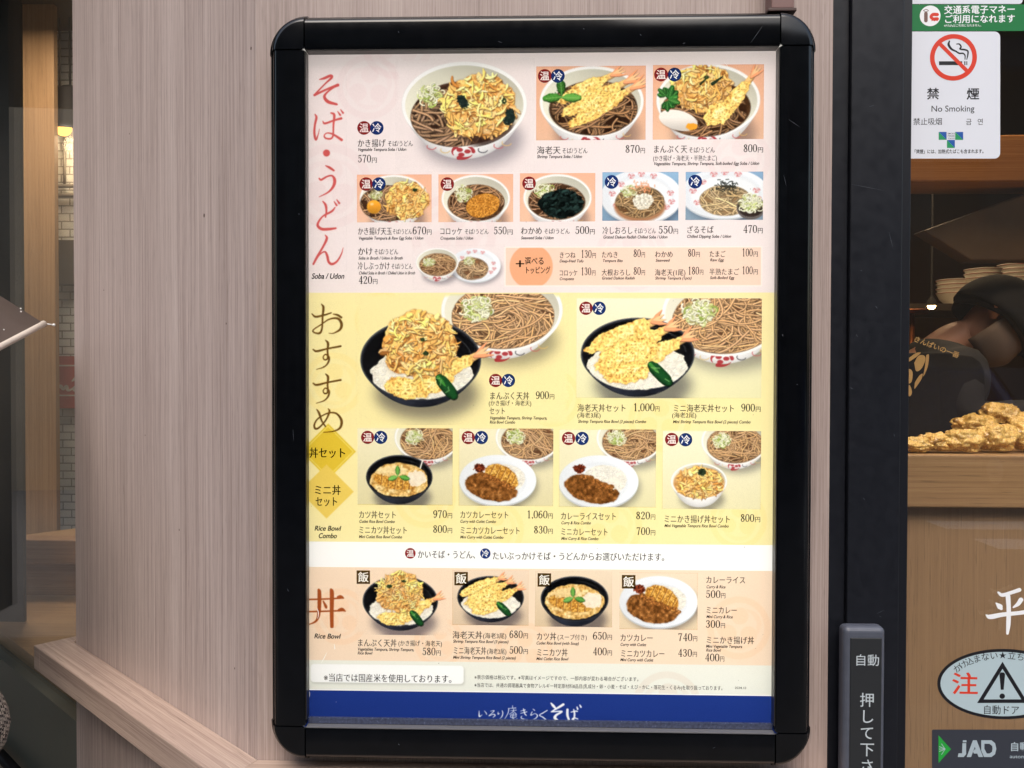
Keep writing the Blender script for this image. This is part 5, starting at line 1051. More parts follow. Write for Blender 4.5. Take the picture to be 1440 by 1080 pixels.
# white brush character
e = bpy.data.objects; s_ = Stick(1400, 860); HK = lambda L_: [[(1280+x/3.856, 800+y/3.856, w_/3.856) for x, y, w_ in q] for q in L_]
s_.br(HK([[(478, 128, 12), (500, 142, 20), (550, 128, 20), (592, 114, 22)], [(466, 186, 8), (486, 205, 30), (494, 216, 16)], [(600, 168, 26), (585, 190, 22), (560, 208, 10)], [(412, 250, 8), (434, 260, 26), (500, 248, 24), (580, 240, 22), (640, 232, 24)], [(530, 148, 26), (534, 220, 24), (532, 300, 24), (527, 350, 14)]]), S_WB, 0)
tag(s_.build('white_character', None), 'white brush style Japanese character stuck on the glass door above the oval sticker', 'lettering')
# oval caution sticker
e = empty('oval_sticker', tuple(G(1410, 1013)), 'pale oval automatic door caution sticker with black rim and warning triangle', 'sticker'); S_P = mat('sticker_pale', (176, 196, 204), .4)
s_ = Stick(1410, 962); s_.disc(1411, 962, 94, S_K, 0, 51); s_.disc(1411, 962, 89.4, S_P, 1, 46.6); s_.build('backing', e)
s_ = Stick(1410, 960); A_, B_, C_ = (1409.7, 930.5), (1374, 988.5), (1445.5, 988.5); cen = np.mean([A_, B_, C_], 0)
s_.ring([np.array([s_.loc(*q) for q in (A_, B_, C_)]), np.array([s_.loc(*(cen+(np.array(q)-cen)*.74)) for q in (A_, B_, C_)])], S_K, 2)
s_.poly([(1405.3, 948), (1407, 945.6), (1411.6, 945.6), (1413.4, 948), (1411.4, 970), (1407.3, 970)], S_K, 2); s_.disc(1409.3, 979, 3.9, S_K, 2); s_.build('warning_triangle', e)
s_ = Stick(1380, 960); s_.tx('注', 1337.6, 1374, 973.5, 34, 'gh', S_R, 2); s_.tx('意', 1450, 1486, 973.5, 34, 'gh', S_R, 2); s_.tx('自動ドア', 1381.7, 1433, 1003, 14, 'g', S_K, 2)
for i, ch in enumerate('かけ込まない★立ち止まらない'):
    t = math.radians(148-9.7*i); x, y = 1410+75*math.cos(t), 960-38.5*math.sin(t); sl = math.atan2(-.5*math.cos(t), math.sin(t))*1.0
    v, f, ad = glyph(ch, 'g')
    if not len(v): continue
    v = (v-np.array([.5, .37]))*12.2*GPX; sl = -math.atan2(39*math.cos(t), 78*math.sin(t)); ca, sa = math.cos(sl), math.sin(sl); c0 = s_.loc(x, y); s_.put(s_.O, np.stack([v[:, 0]*ca-v[:, 1]*sa+c0[0], v[:, 0]*sa+v[:, 1]*ca+c0[1]], 1), f, S_K, 2*5e-5)
s_.build('lettering', e)
# maker's plate
e = empty('maker_plate', tuple(G(1311, 1084)), 'dark grey automatic door plate with green triangle, below the oval sticker', 'plate'); S_D, S_L = mat('plate_dark', (52, 56, 66), .4), mat('plate_light', (168, 184, 194), .4)
s_ = Stick(1311, 1026); s_.poly(rounded(1310.5, 1026, 1490, 1086, 2), S_D, 0); s_.build('backing', e)
s_ = Stick(1320, 1050); s_.poly([(1319.7, 1034), (1337.3, 1053.5), (1319.7, 1073)], mat('sticker_leaf_green', (36, 158, 62), .4), 1); s_.br([[(1321, 1050, 1), (1329, 1053, 1)], [(1321, 1053.3, 1), (1329, 1053.3, 1)], [(1321, 1056.5, 1), (1329, 1053.6, 1)], [(1324, 1046, .8), (1328, 1052, .8)], [(1324, 1061, .8), (1328, 1055, .8)]], S_L, 2); s_.build('emblem', e)
s_ = Stick(1350, 1050); HP = lambda x, y: (1280+x/3.856, 800+y/3.856)
s_.poly([HP(*q) for q in ((283, 945), (303, 945), (303, 1005), (290, 1020), (258, 1020), (262, 1000), (281, 1000))], S_L, 1); s_.poly([HP(*q) for q in ((285, 929), (305, 929), (305, 940), (285, 940))], S_L, 1)
s_.poly([HP(*q) for q in ((340, 929), (360, 929), (395, 1020), (371, 1020), (350, 965), (330, 1020), (306, 1020))], S_L, 1); s_.poly([HP(*q) for q in ((340, 990), (352, 975), (366, 1001), (345, 1001))], S_L, 2)
s_.ring([np.array([s_.loc(*HP(*q)) for q in ((385, 929), (440, 929), (460, 945), (467, 975), (460, 1005), (440, 1020), (400, 1020), (385, 985))]), np.array([s_.loc(*HP(*q)) for q in ((402, 948), (430, 948), (444, 960), (446, 975), (443, 992), (430, 1001), (415, 1001), (402, 975))])], S_L, 1)
s_.tx('自動ドア', 1419.8, 1474, 1055, 14, 'gb', S_L, 1); s_.tx('automatic door', 1419.8, 1474, 1066, 7.4, 'g', S_L, 1); s_.build('lettering', e)

# ---------------------------------------------------------------- behind the glass door: counter, bags, bowls, hood, beam
CY = .62; a, b, c = at(1360, 640, CY), at(1360, 714, CY), at(1280, 600, CY)
e = empty('serving_counter', (.9, CY, 0), 'wooden serving counter behind the glass door, topped with crumb bags', 'counter')
w = MB(); w.box(.30, 3.2, CY, CY+.03, b[2], a[2]); w.build('front_board', M_counter, e, .003)
w = MB(); w.box(.30, 3.2, CY+.0305, CY+.5, a[2]-.03, a[2]-.004); w.build('top', M_counter, e, .002)
w = MB(); w.box(.30, 3.2, CY+.03, CY+.06, .02, b[2]-.0005); w.build('lower_panel', M_counterz, e)
q0, q1 = at(1275, 190, 1.0), at(1275, 256, 1.0); w = MB(); w.box(.30, 3.4, 1.0, 1.14, q1[2], q0[2]); tag(w.build('beam', M_orange, bevel=.004), 'orange wooden beam above the kitchen, seen through the glass door', 'beam')
HP_ = [at(1299, 324, 1.05), at(1470, 262, 1.05), at(1470, 366, 1.05), at(1366, 366, 1.05)]; w = MB(); w.prism(HP_, (0, .06, 0)); tag(w.build('cooker_hood', mat('greasy_steel', (112, 92, 70), .45, metal=.3, noise=.2, nscale=8), bevel=.004), 'slanting brown cooker hood under the orange beam', 'hood')
# crumb bags
def bag_mat():
    m = bpy.data.materials.new('crumb_bag'); m.use_nodes = True; n = m.node_tree; b = n.nodes['Principled BSDF']; b.inputs['Roughness'].default_value = .55; b.inputs['Coat Weight'].default_value = 1; b.inputs['Coat Roughness'].default_value = .08
    tc = n.nodes.new('ShaderNodeTexCoord'); v = n.nodes.new('ShaderNodeTexVoronoi'); v.inputs['Scale'].default_value = 330; n.links.new(tc.outputs['Object'], v.inputs['Vector'])
    r = n.nodes.new('ShaderNodeValToRGB'); el = r.color_ramp.elements; el[0].position = .1; el[0].color = L4((255, 226, 140)); el[1].position = .8; el[1].color = L4((206, 156, 66)); n.links.new(v.outputs['Distance'], r.inputs[0]); n.links.new(r.outputs[0], b.inputs['Base Color'])
    t = n.nodes.new('ShaderNodeTexNoise'); t.inputs['Scale'].default_value = 45; t.inputs['Detail'].default_value = 4; t.inputs['Distortion'].default_value = 2; n.links.new(tc.outputs['Object'], t.inputs['Vector'])
    bp = n.nodes.new('ShaderNodeBump'); bp.inputs['Strength'].default_value = .6; bp.inputs['Distance'].default_value = .010; n.links.new(t.outputs[0], bp.inputs['Height']); n.links.new(bp.outputs[0], b.inputs['Normal']); n.links.new(bp.outputs[0], b.inputs['Coat Normal']); return m
MBAG = bag_mat(); MFILM = mat('clear_film', (190, 150, 84), .15, coat=1, bump=.8, nscale=60); zt = a[2]
bags = [(1284, 634, 26, 11, .69, 'flat bag of crumbs right beside the dark door frame'), (1318, 633, 24, 13, .71, 'low flat bag of crumbs second from the door frame'), (1354, 628, 27, 17, .70, 'crinkled bag of crumbs in the front row below the rounded bag'), (1372, 600, 30, 17, .86, 'rounded bag of crumbs on top of the pile nearest the door frame'),
        (1400, 626, 27, 20, .72, 'bag of crumbs in the front row, right of the crinkled bag'), (1408, 582, 26, 15, .90, 'topmost small bag of crumbs at the peak of the pile'), (1440, 600, 28, 19, .87, 'bag of crumbs on the pile at the right edge of the picture'), (1446, 624, 28, 22, .73, 'front row bag of crumbs at the right edge of the picture')]
from mathutils import noise as mn
for i, (x, y, rx, rz, Y, lab) in enumerate(bags):
    q = at(x, y, Y); k = np.linalg.norm(at(x+1, y, Y)-at(x, y, Y)); low = y > 615
    if low: q[2] = zt+rz*k*.86
    e = empty('crumb_bag', tuple(q), lab, 'bag', 'bags of tempura crumbs on the counter'); w = MB(); vs_, n_, m_ = [], 72, 40
    for j in range(m_+1):
        for kx in range(n_):
            ph, th = math.pi*j/m_, 2*math.pi*kx/n_; d = Vector((math.sin(ph)*math.cos(th), math.sin(ph)*math.sin(th), math.cos(ph)))
            l_ = 1+.30*mn.noise(d*1.7+Vector((i*7, 0, 0)))+.17*mn.noise(d*4.5+Vector((0, i*5, 0)))+.10*abs(mn.noise(d*10+Vector((0, 0, i*3))))+.05*mn.noise(d*24)
            z_ = d.z*l_; z_ = max(z_, -.82)
            vs_.append((q[0]+rx*k*l_*d.x, q[1]+rx*k*.8*l_*d.y, q[2]+rz*k*z_))
    w.add(vs_, [(j*n_+kx, (j+1)*n_+kx, (j+1)*n_+(kx+1) % n_, j*n_+(kx+1) % n_) for j in range(m_) for kx in range(n_)], 0, True); w.build('crumbs', MBAG, e)
    w = MB(); s0 = np.array(q)+[rx*k*(-.85 if i % 2 else .8), -.01, rz*k*.3]; dr = np.array([(-1 if i % 2 else 1)*.8, -.3, .5]); w.tube([s0-dr*.01, s0+dr*.004, s0+dr*.007, s0+dr*.016], [.009, .0035, .003, .007], 9); w.build('knot', MFILM, e)
# stacked bowls on a shelf at the back
BYY = 2.7; q = at(1395, 432, BYY); w = MB(); w.box(q[0]-.6, q[0]+1.4, BYY-.2, BYY+.25, q[2]-.03, q[2]); tag(w.build('kitchen_shelf', M_steel), 'steel shelf at the back of the kitchen under the stacked bowls', 'shelf')
kk = np.linalg.norm(at(1396, 400, BYY)-at(1395, 400, BYY)); R_ = 24*kk
def bowl(loc, lab, grp):
    e = empty('soup_bowl', tuple(loc), lab, 'bowl', grp); w = MB(); w.lathe([(R_*.45, 0), (R_*.5, .012), (R_*.8, .035), (R_*.96, .062), (R_, .066), (R_*.94, .062), (R_*.75, .035), (R_*.3, .015), (0, .014)], loc, 36); w.build('body', M_ceram, e)
    w = MB(); w.lathe([(R_*.985+.0005, .0625), (R_*.97+.0012, .0605)], loc, 36); w.build('rim_band', mat('bowl_band', (176, 84, 64), .4), e); return e
for j, (x, ytop, n_, dy, nm) in enumerate(((1342, 391, 4, 0, 'left'), (1382, 377, 6, -.08, 'middle'), (1428, 374, 6, .06, 'right'))):
    top = at(x, ytop, BYY+dy)[2]; z0 = q[2]+.0005; st = .0195; zz = top-.066-(n_-1)*st; base = max(0, int(round((zz-z0)/st))); tot = n_+base
    for t in range(tot): bowl((at(x, 400, BYY+dy)[0], BYY+dy, z0+t*st), 'white soup bowl in the %s stack on the kitchen shelf, %s' % (nm, 'topmost' if t == tot-1 else 'at the bottom' if t == 0 else 'between the other bowls'), 'soup bowls stacked on the kitchen shelf')
# glowing bulb added to stand in for a warm glint between chef and bowls
qb = at(1310, 430, 2.3); e = empty('glint_bulb', tuple(qb), 'small warm lamp shining over the cook\'s shoulder', 'lamp'); w = MB(); w.ball(qb, .016); w.build('bulb', emit('glint_glow', (255, 214, 140), 9), e)
w = MB(); w.lathe([(.022, .0), (.018, .02), (.008, .034), (.004, .04), (.004, 3.0-qb[2])], qb, 18); w.build('glint_holder', M_dark, e)
qd = at(1282, 442, 2.1); w = MB(); w.lathe([(0, 0), (.05, 0), (.075, .012), (.078, .014), (.07, .016), (0, .012)], qd, 30); w.tube([(qd[0], qd[1], qd[2]), (qd[0], qd[1], 1.0)], .012); tag(w.build('copper_dish', mat('copper', (196, 120, 76), .35, metal=.8)), 'copper coloured dish on a stand left of the cook', 'dish')
for nm, loc, en, sz in (('kitchen_light', (1.5, 2.2, 2.95), 8, .7), ('counter_light', (.95, .80, 2.93), 8, .5)):
    al = bpy.data.lights.new(nm, 'AREA'); al.energy = en; al.color = (1, .72, .42); al.size = sz; ao = bpy.data.objects.new(nm, al); C.objects.link(ao); ao.location = loc

# ---------------------------------------------------------------- people
def skin(name, nodes, edges, m, parent, sub=2, root=0):
    """one continuous surface grown over a skeleton: nodes (x, y, z, rx[, ry])"""
    me = bpy.data.meshes.new(name); me.from_pydata([tuple(map(float, q[:3])) for q in nodes], edges, []); o = link(name, me, m, parent)
    sk_ = o.modifiers.new('skin', 'SKIN'); sk_.use_smooth_shade = True; sk_.branch_smoothing = .4; sv = me.skin_vertices[0]
    for i, q in enumerate(nodes): sv.data[i].radius = (q[3], q[4] if len(q) > 4 else q[3]); sv.data[i].use_root = i == root
    sb = o.modifiers.new('sub', 'SUBSURF'); sb.levels = sb.render_levels = sub; return o
def hand_nodes(nd, ed, wrist_i, wr, d, side, curl):
    """palm, four fingers and a thumb grown from a wrist; d fingers' direction, side thumb's direction, curl palm normal"""
    wr, d, side, curl = (np.asarray(q, float) for q in (wr, d, side, curl)); pi_ = len(nd); P = wr+d*.05; nd.append((*P, .026, .014)); ed.append((wrist_i, pi_))
    for f, (off, L) in enumerate(((.028, .07), (.010, .078), (-.008, .072), (-.026, .056))):
        b = wr+d*.088+side*off; i = len(nd); nd += [(*b, .0095), (*(b+d*L*.5+curl*L*.2), .0085), (*(b+d*L*.72+curl*L*.62), .0072)]; ed += [(pi_, i), (i, i+1), (i+1, i+2)]
    b = wr+d*.03+side*.034; i = len(nd); nd += [(*b, .012), (*(b+d*.035+side*.016+curl*.01), .0095), (*(b+d*.06+side*.012+curl*.03), .008)]; ed += [(pi_, i), (i, i+1), (i+1, i+2)]
def human(e, J, skin_m):
    nd, ed = [], []
    def n(P, r, r2=None): nd.append((*P, r, r2 or r)); return len(nd)-1
    def chain(*ix): ed.extend(zip(ix[:-1], ix[1:]))
    pel, wst, cst, nb, hd, fd = (np.array(J[k], float) for k in ('pel', 'waist', 'chest', 'neck', 'head', 'face'))
    up_ = hd-nb; up_ = up_/np.linalg.norm(up_); fd = fd/np.linalg.norm(fd); uh = np.array(J.get('uphead', up_), float); uh = uh-fd*(uh@fd); uh /= np.linalg.norm(uh)
    i0 = n(pel, .125, .10); i1 = n(wst, .115, .09); i2 = n(cst, .135, .10); i3 = n(nb, .056); i4 = n(nb*.45+(hd-uh*.06)*.55, .05); i5 = n(hd-uh*.03, .074, .084); i6 = n(hd+uh*.045-fd*.012, .078, .088); i7 = n(hd-uh*.085+fd*.045, .042, .04); i8 = n(hd-uh*.022+fd*.098, .011)
    chain(i0, i1, i2, i3, i4, i5, i6); ed.append((i5, i7)); ed.append((i5, i8))
    for s_ in ('l', 'r'):
        sh, el, wr = (np.array(J[k+s_], float) for k in ('sh', 'el', 'wr')); a_ = n(sh, .055); b_ = n(el, .04); c_ = n(wr, .027); ed.append((i2, a_)); chain(a_, b_, c_)
        d = wr-el; d /= np.linalg.norm(d); side = np.array(J['thumb'+s_], float); side = side-d*(side@d); side /= np.linalg.norm(side); hand_nodes(nd, ed, c_, wr, d, side, np.cross(d, side)*J.get('curl'+s_, 1))
        hp, kn, an, to = (np.array(J[k+s_], float) for k in ('hip', 'kn', 'an', 'toe')); a_ = n(hp, .085); b_ = n(kn, .056); c_ = n(an, .038); d_2 = n(to, .032); ed.append((i0, a_)); chain(a_, b_, c_, d_2)
    o = skin('body', nd, ed, skin_m, e)
    side = np.cross(fd, uh); w = MB()
    for q in (-1, 1):
        w.ball(hd+fd*.082+side*q*.032+uh*.004, .011); 
    w.build('eyes', mat('eye', (30, 24, 22), .2), e); w = MB()
    for q in (-1, 1): w.ball(hd+side*q*.083-uh*.015-fd*.01, .03, 14, 8, sq=(.4, .7, 1))
    w.build('ears', skin_m, e); w = MB(); w.ball(hd-uh*.06+fd*.085, .024, 12, 8, sq=(1, .5, .35)); w.build('mouth', mat('lips', (150, 84, 76), .5), e)
    return hd, fd, uh, side
def dome(name, hd, fd, uh, side, r, lo, m, e, back=0., n_=28, k=(1, 1, 1)):
    """part of a shell round the head above the height lo (as a fraction of r); back lowers it behind"""
    w = MB(); vs_, mm = [], 12
    for j in range(mm+1):
        for kx in range(n_):
            th = 2*math.pi*kx/n_; f_ = math.cos(th); l_ = lo-back*max(0, -f_+.25); phm = math.acos(max(-1, min(1, l_))); ph = phm*j/mm
            P = hd+r*(fd*math.sin(ph)*f_*1.12*k[0]+side*math.sin(ph)*math.sin(th)*k[1]+uh*math.cos(ph)*1.08*k[2]); vs_.append(P)
    w.add(vs_, [(j*n_+kx, (j+1)*n_+kx, (j+1)*n_+(kx+1) % n_, j*n_+(kx+1) % n_) for j in range(mm) for kx in range(n_)], 0, True); o = w.build(name, m, e)
    so_ = o.modifiers.new('solid', 'SOLIDIFY'); so_.thickness = .005; so_.offset = 1; return o
# the cook
CHY = 1.18; pel = at(1215, 880, CHY+.05); pel[2] = 1.0; cst = at(1282, 560, CHY); nb = at(1342, 476, CHY); hd = at(1402, 448, CHY-.02)
J = dict(pel=pel, waist=pel*.5+cst*.5, chest=cst, neck=nb, head=hd, face=(.45, -.42, -.72), uphead=(.6, -.05, .6),
 shl=nb+[-.04, .17, -.06], ell=nb+[.16, .24, -.22], wrl=nb+[.42, .12, -.26], shr=nb+[-.06, -.17, -.07], elr=at(1352, 590, CHY-.2), wrr=at(1492, 585, CHY-.26), thumbl=(0, -1, .2), thumbr=(0, .3, 1), curll=1, curlr=-1)
for s_, q in (('l', .09), ('r', -.09)): J['hip'+s_] = pel+[0, q, -.06]; J['kn'+s_] = np.array([pel[0], pel[1]+q, .52]); J['an'+s_] = np.array([pel[0]-.02, pel[1]+q, .09]); J['toe'+s_] = np.array([pel[0]+.12, pel[1]+q, .055])
e = empty('person', (pel[0], pel[1], .02), 'cook in dark cap, face mask and black crested work coat bending over the counter', 'person')
hd, fd, uh, sd_ = human(e, J, M_skin)
dome('cap', hd, fd, uh, sd_, .104, -.05, M_cloth, e, .25); w = MB(); vs_ = []
for kx in range(15):
    t = math.radians(-62+124*kx/14)
    for q in (.1, .185): vs_.append(hd+fd*math.cos(t)*q*1.1+sd_*math.sin(t)*(.1 if q == .1 else .105)-uh*(.0 if q == .1 else .012)+uh*.02)
w.add(vs_, [(2*i, 2*i+1, 2*i+3, 2*i+2) for i in range(14)], 0, True); o = w.build('cap_brim', M_cloth, e); so_ = o.modifiers.new('solid', 'SOLIDIFY'); so_.thickness = .004
w = MB(); vs_ = []
for j in range(9):
    for kx in range(17):
        v_ = -1+2*j/8; t = math.radians(-78+156*kx/16); r_ = .098*(1-.28*max(0, v_)**2)*(1-.1*max(0, -v_)); vs_.append(hd-uh*(.055+v_*.055)+fd*r_*math.cos(t)*1.16+sd_*r_*math.sin(t)*.9)
w.add(vs_, [(j*17+kx, j*17+kx+1, (j+1)*17+kx+1, (j+1)*17+kx) for j in range(8) for kx in range(16)], 0, True); o = w.build('face_mask', mat('mask_cloth', (120, 104, 92), .9), e); so_ = o.modifiers.new('solid', 'SOLIDIFY'); so_.thickness = .003
dome('hair', hd, fd, uh, sd_, .098, -.15, M_hair, e, .35)
P = lambda k: np.array(J[k], float)
skin('work_coat', [(*(P('pel')+[0, 0, -.12]), .17, .14), (*P('waist'), .15, .13), (*P('chest'), .165, .13), (*(P('neck')*.8+P('chest')*.2), .075), (*P('shl'), .075), (*P('ell'), .056), (*(P('ell')*.08+P('wrl')*.92), .042), (*P('shr'), .078), (*P('elr'), .06), (*(P('elr')*.08+P('wrr')*.92), .042)],
     [(0, 1), (1, 2), (2, 3), (2, 4), (4, 5), (5, 6), (2, 7), (7, 8), (8, 9)], M_cloth, e)
skin('trousers', sum([[(*(P('hip'+s_)), .10), (*P('kn'+s_), .075), (*(P('an'+s_)+[0, 0, .03]), .06)] for s_ in 'lr'], [])+[(*(P('pel')+[0, 0, -.05]), .13)], [(6, 0), (0, 1), (1, 2), (6, 3), (3, 4), (4, 5)], M_navy, e, root=6)
# black apron cloth on the cook's back with the shop crest, and the collar lettering
AY = CHY-.235; q = [at(1250, 497, AY), at(1330, 495, AY), at(1368, 500, AY), at(1380, 508, AY), at(1386, 522, AY), at(1388, 560, AY), at(1384, 640, AY), at(1250, 650, AY)]; w = MB(); w.prism(q, (0, .012, 0)); w.build('apron', M_navy, e, .0055, 4)
mcr = mat('crest_print', (206, 172, 112), .7); fl = Flat(EU, EV, EN); OX = at(1278, 526, AY-.0006); kp = np.linalg.norm(at(1279, 526, AY)-at(1278, 526, AY))
def crest_piece(pts): v = np.array([((x-1278)*kp, -(y-526)*kp) for x, y in pts]); vv, f = fill([spline(np.c_[np.vstack([v, v[:1]]), np.ones(len(v)+1)], 5)[:-1, :2]]); fl.put(OX, vv, f, mcr)
HQ = lambda L_: [(1260+x/3.6, 360+y/3.6) for x, y in L_]
crest_piece(HQ([(58, 520), (100, 490), (125, 488), (95, 515), (62, 535)])); crest_piece(HQ([(92, 540), (112, 505), (140, 502), (148, 525), (128, 570), (102, 582)])); crest_piece(HQ([(48, 580), (70, 572), (84, 590), (80, 635), (60, 648), (46, 640)])); crest_piece(HQ([(96, 640), (118, 606), (135, 596), (128, 625), (104, 662), (94, 672)])); crest_piece(HQ([(152, 500), (166, 500), (160, 560), (138, 610), (146, 560)])); crest_piece(HQ([(48, 655), (70, 655), (82, 690), (70, 712), (50, 690)]))
fl.build('crest_print', e); fl = Flat((.93, 0, -.36), (.36, 0, .93), EN); lo = at(1284, 479, AY-.02); fl.text('きんぱいの一番', lo, .115, 7.5*kp*1.25, 'gb', mcr); fl.build('collar_lettering', e)

# the customer with the umbrella, at the left edge
def tweed():
    m = bpy.data.materials.new('tweed'); m.use_nodes = True; n = m.node_tree; b = n.nodes['Principled BSDF']; b.inputs['Roughness'].default_value = .95
    tc = n.nodes.new('ShaderNodeTexCoord'); mp = n.nodes.new('ShaderNodeMapping'); mp.inputs['Rotation'].default_value = (.3, .5, .4); n.links.new(tc.outputs['Object'], mp.inputs[0])
    c = n.nodes.new('ShaderNodeTexChecker'); c.inputs['Scale'].default_value = 260; c.inputs[1].default_value = L4((168, 158, 146)); c.inputs[2].default_value = L4((40, 34, 34)); n.links.new(mp.outputs[0], c.inputs['Vector'])
    t = n.nodes.new('ShaderNodeTexNoise'); t.inputs['Scale'].default_value = 180; n.links.new(tc.outputs['Object'], t.inputs['Vector']); mx = n.nodes.new('ShaderNodeMixRGB'); mx.blend_type = 'OVERLAY'; mx.inputs[0].default_value = .8
    n.links.new(c.outputs[0], mx.inputs[1]); n.links.new(t.outputs[0], mx.inputs[2]); n.links.new(mx.outputs[0], b.inputs['Base Color']); bp = n.nodes.new('ShaderNodeBump'); bp.inputs['Strength'].default_value = .7; bp.inputs['Distance'].default_value = .002
    n.links.new(c.outputs['Fac'], bp.inputs['Height']); n.links.new(bp.outputs[0], b.inputs['Normal']); return m
# umbrella: two neighbouring rib tips fix the rim plane
T1 = at(62, 455, .36); c_ = np.array([.10, -.40, 0]); T2 = T1+c_; yl = 455+(490-455)/75.*1.0*(75-(720+F*((T2-CAM)@RT)/((T2-CAM)@FW))); T2[2] = at(720+F*((T2-CAM)@RT)/((T2-CAM)@FW), yl, T2[1])[2]
ch = T2-T1; Lc = np.linalg.norm(ch); RU = Lc/(2*math.sin(math.pi/8)); ch = ch/Lc; inw = np.array([-.95, -.24, -.20]); inw -= ch*(inw@ch); inw /= np.linalg.norm(inw); ax = np.cross(inw, ch); ax = ax if ax[2] > 0 else -ax
OU = (T1+T2)/2+inw*RU*math.cos(math.pi/8); HU = RU*.60
hand_pt = OU-ax*.52
e = empty('umbrella', tuple(hand_pt), 'open greige umbrella with rain drops, its hem poking in at the left edge', 'umbrella')
MU = bpy.data.materials.new('umbrella_cloth'); MU.use_nodes = True; n = MU.node_tree; b = n.nodes['Principled BSDF']; b.inputs['Base Color'].default_value = L4((90, 79, 74)); b.inputs['Roughness'].default_value = .45; b.inputs['Transmission Weight'].default_value = 0
tip = []
base = -inw*math.cos(math.pi/8)
for k in range(8):
    t = 2*math.pi*k/8-math.pi/8; tip.append(OU+RU*(-inw*math.cos(t)-ch*math.sin(t)*1.0))
def canopy(P, t): return P*t+(OU)*(1-t)+ax*HU*(1-t**2.1)   # curve of a rib from apex to tip
w, hem = MB(), MB()
for k in range(8):
    A, B = tip[k], tip[(k+1) % 8]; vs_, NR, NC = [], 12, 8
    for i in range(NR+1):
        for j in range(NC+1):
            t, u = (i+.001)/NR, j/NC; P = canopy(A, t)*(1-u)+canopy(B, t)*u; P = P+(OU-(A+B)/2)/RU*.035*t*t*4*u*(1-u)-ax*.012*t*4*u*(1-u); vs_.append(P)
    w.add(vs_, [(i*(NC+1)+j, i*(NC+1)+j+1, (i+1)*(NC+1)+j+1, (i+1)*(NC+1)+j) for i in range(NR) for j in range(NC)], 0, True)
    edge = [np.array(vs_[NR*(NC+1)+j]) for j in range(NC+1)]; hem.tube(edge, .0055, 8)
w.build('canopy', MU, e); hem.build('hem', mat('umbrella_hem', (204, 194, 184), .6), e)
w = MB()
for k in range(8): w.tube([canopy(tip[k], t)-ax*.006 for t in np.linspace(.02, 1.0, 9)], .0022, 6)
for k in range(8): w.tube([OU+ax*(HU*.25), canopy(tip[k], .5)-ax*.006], .0018, 6)
w.build('ribs', M_trim, e); w = MB()
for k in range(8):
    dd_ = tip[k]-OU; dd_ /= np.linalg.norm(dd_); w.tube([tip[k], tip[k]+dd_*.014-ax*.006], .0012, 6); w.ball(tip[k]+dd_*.014-ax*.006, .0026, 8, 6)
w.build('rib_tips', M_white, e); w = MB(); w.tube([OU-ax*.60, OU+ax*(HU+.05)], .005, 10); w.build('shaft', M_trim, e); w = MB(); w.tube([OU-ax*.60, OU-ax*.46], .012, 12); w.build('grip', M_blackd, e)
w = MB(); rn = random.Random(9)
for i in range(420):
    k = rn.choice((0, 0, 1, 7, 2, 6)); t, u = rn.uniform(.25, .98), rn.random(); A, B = tip[k], tip[(k+1) % 8]; P = canopy(A, t)*(1-u)+canopy(B, t)*u+(OU-(A+B)/2)/RU*.035*t*t*4*u*(1-u)-ax*.012*t*4*u*(1-u); w.ball(P+ax*.001, rn.uniform(.0007, .0019), 8, 6)
w.build('rain_drops', mat('water_drop', (226, 226, 226), .05, coat=1), e)
# the person: right elbow shows at the lower left corner
PX, PYY = -1.03, -.08; ex = at(-22, 1048, .0)
J = dict(pel=(PX, PYY, .84), waist=(PX, PYY, 1.0), chest=(PX, PYY, 1.17), neck=(PX, PYY, 1.31), head=(PX, PYY+.02, 1.45), face=(-.2, 1, -.05),
 shr=(PX+.165, PYY, 1.25), elr=ex, wrr=(PX-.07, PYY+.25, 1.0), shl=(PX-.165, PYY, 1.25), ell=(PX-.26, PYY+.07, 1.03), wrl=(0, 0, 0), thumbr=(-1, 0, .3), thumbl=(.3, 0, 1))
J['wrl'] = np.array(hand_pt)+np.array([.05, -.06, -.01])
for s_, q in (('l', -.09), ('r', .09)): J['hip'+s_] = (PX+q, PYY, .80); J['kn'+s_] = (PX+q, PYY+.02, .45); J['an'+s_] = (PX+q, PYY, .08); J['toe'+s_] = (PX+q*1.2, PYY+.14, .036)
e = empty('person', (PX, PYY, 0), 'person in a tweed coat by the left window, only an elbow in view', 'person')
hd, fd, uh, sd_ = human(e, J, M_skin); dome('hair', hd, fd, uh, sd_, .104, .25, M_hair, e, .75); P = lambda k: np.array(J[k], float)
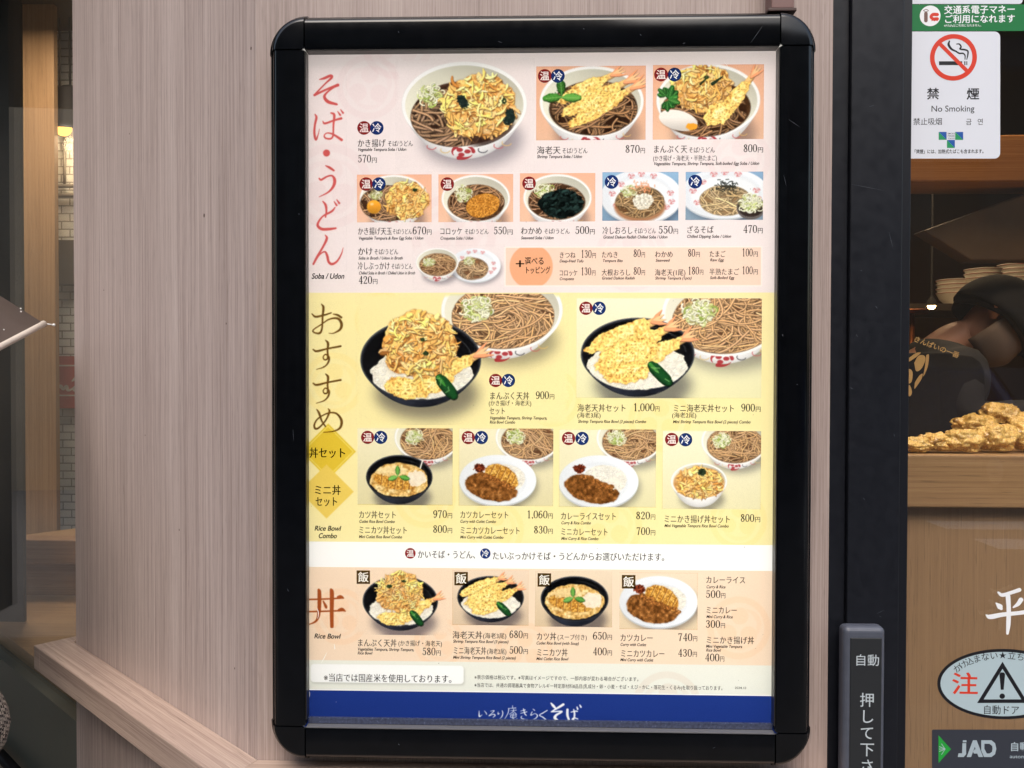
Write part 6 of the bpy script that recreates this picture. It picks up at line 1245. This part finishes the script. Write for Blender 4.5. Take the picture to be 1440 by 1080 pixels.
skin('tweed_coat', [(*(P('pel')+[0, 0, -.24]), .235, .21), (*P('pel'), .215, .19), (*P('waist'), .175, .155), (*P('chest'), .185, .150), (*(P('neck')+[0, 0, -.015]), .080), (*P('shr'), .080), (*P('elr'), .056), (*(P('elr')*.25+P('wrr')*.75), .046), (*P('shl'), .080), (*P('ell'), .060), (*(P('ell')*.25+P('wrl')*.75), .046)],
     [(0, 1), (1, 2), (2, 3), (3, 4), (3, 5), (5, 6), (6, 7), (3, 8), (8, 9), (9, 10)], tweed(), e)
skin('trousers', sum([[(*(P('hip'+s_)+[0, 0, -.06]), .078), (*P('kn'+s_), .068), (*(P('an'+s_)+[0, 0, .03]), .055)] for s_ in 'lr'], [])+[(*(P('pel')+[0, 0, -.08]), .09)], [(6, 0), (0, 1), (1, 2), (6, 3), (3, 4), (4, 5)], M_navy, e, root=6)
# a dark car parked over the road, mirrored in the door glass
q = at(1432, 575, 11.0); cx, cyy = q[0], -11.2
e = empty('parked_car', (cx, cyy, -.12), 'dark blue car over the road, faintly mirrored in the glass door', 'car'); m_car = mat('car_paint', (40, 62, 120), .2, coat=1); bm_ = [(-2.1, .4), (-2.15, .95), (-1.5, 1.18), (-.8, 1.72), (1.5, 1.76), (1.95, 1.2), (2.1, 1.0), (2.2, .55), (2.1, .35)]
w = MB(); w.prism([(cx-.85, cyy-u_, z_-.12) for u_, z_ in bm_], (1.7, 0, 0)); w.build('body', m_car, e, .09, 4)
for sx in (-.62, .62): w = MB(); w.ball((cx+sx, cyy+2.12, .80), .15, 16, 10, sq=(1, .35, .55)); w.build('headlight', emit('headlight_glow', (226, 250, 240), 5), e)
w = MB(); w.prism([(cx-.72, cyy-u_, z_-.12) for u_, z_ in ((-1.50, 1.235), (-.88, 1.72), (-.83, 1.70), (-1.45, 1.215))], (1.44, 0, 0)); w.build('windscreen', mat('car_glass', (14, 18, 22), .05), e)
for sx in (-.82, .82):
    for sy in (-1.3, 1.3):
        w = MB(); w.tube([(cx+sx-.1, cyy+sy, .2), (cx+sx+.1, cyy+sy, .2)], .32, 24); wh = w.build('wheel', M_blackd, e); w = MB(); w.tube([(cx+sx-.105, cyy+sy, .2), (cx+sx+.105, cyy+sy, .2)], .19, 20); w.build('rim', M_trim, wh)
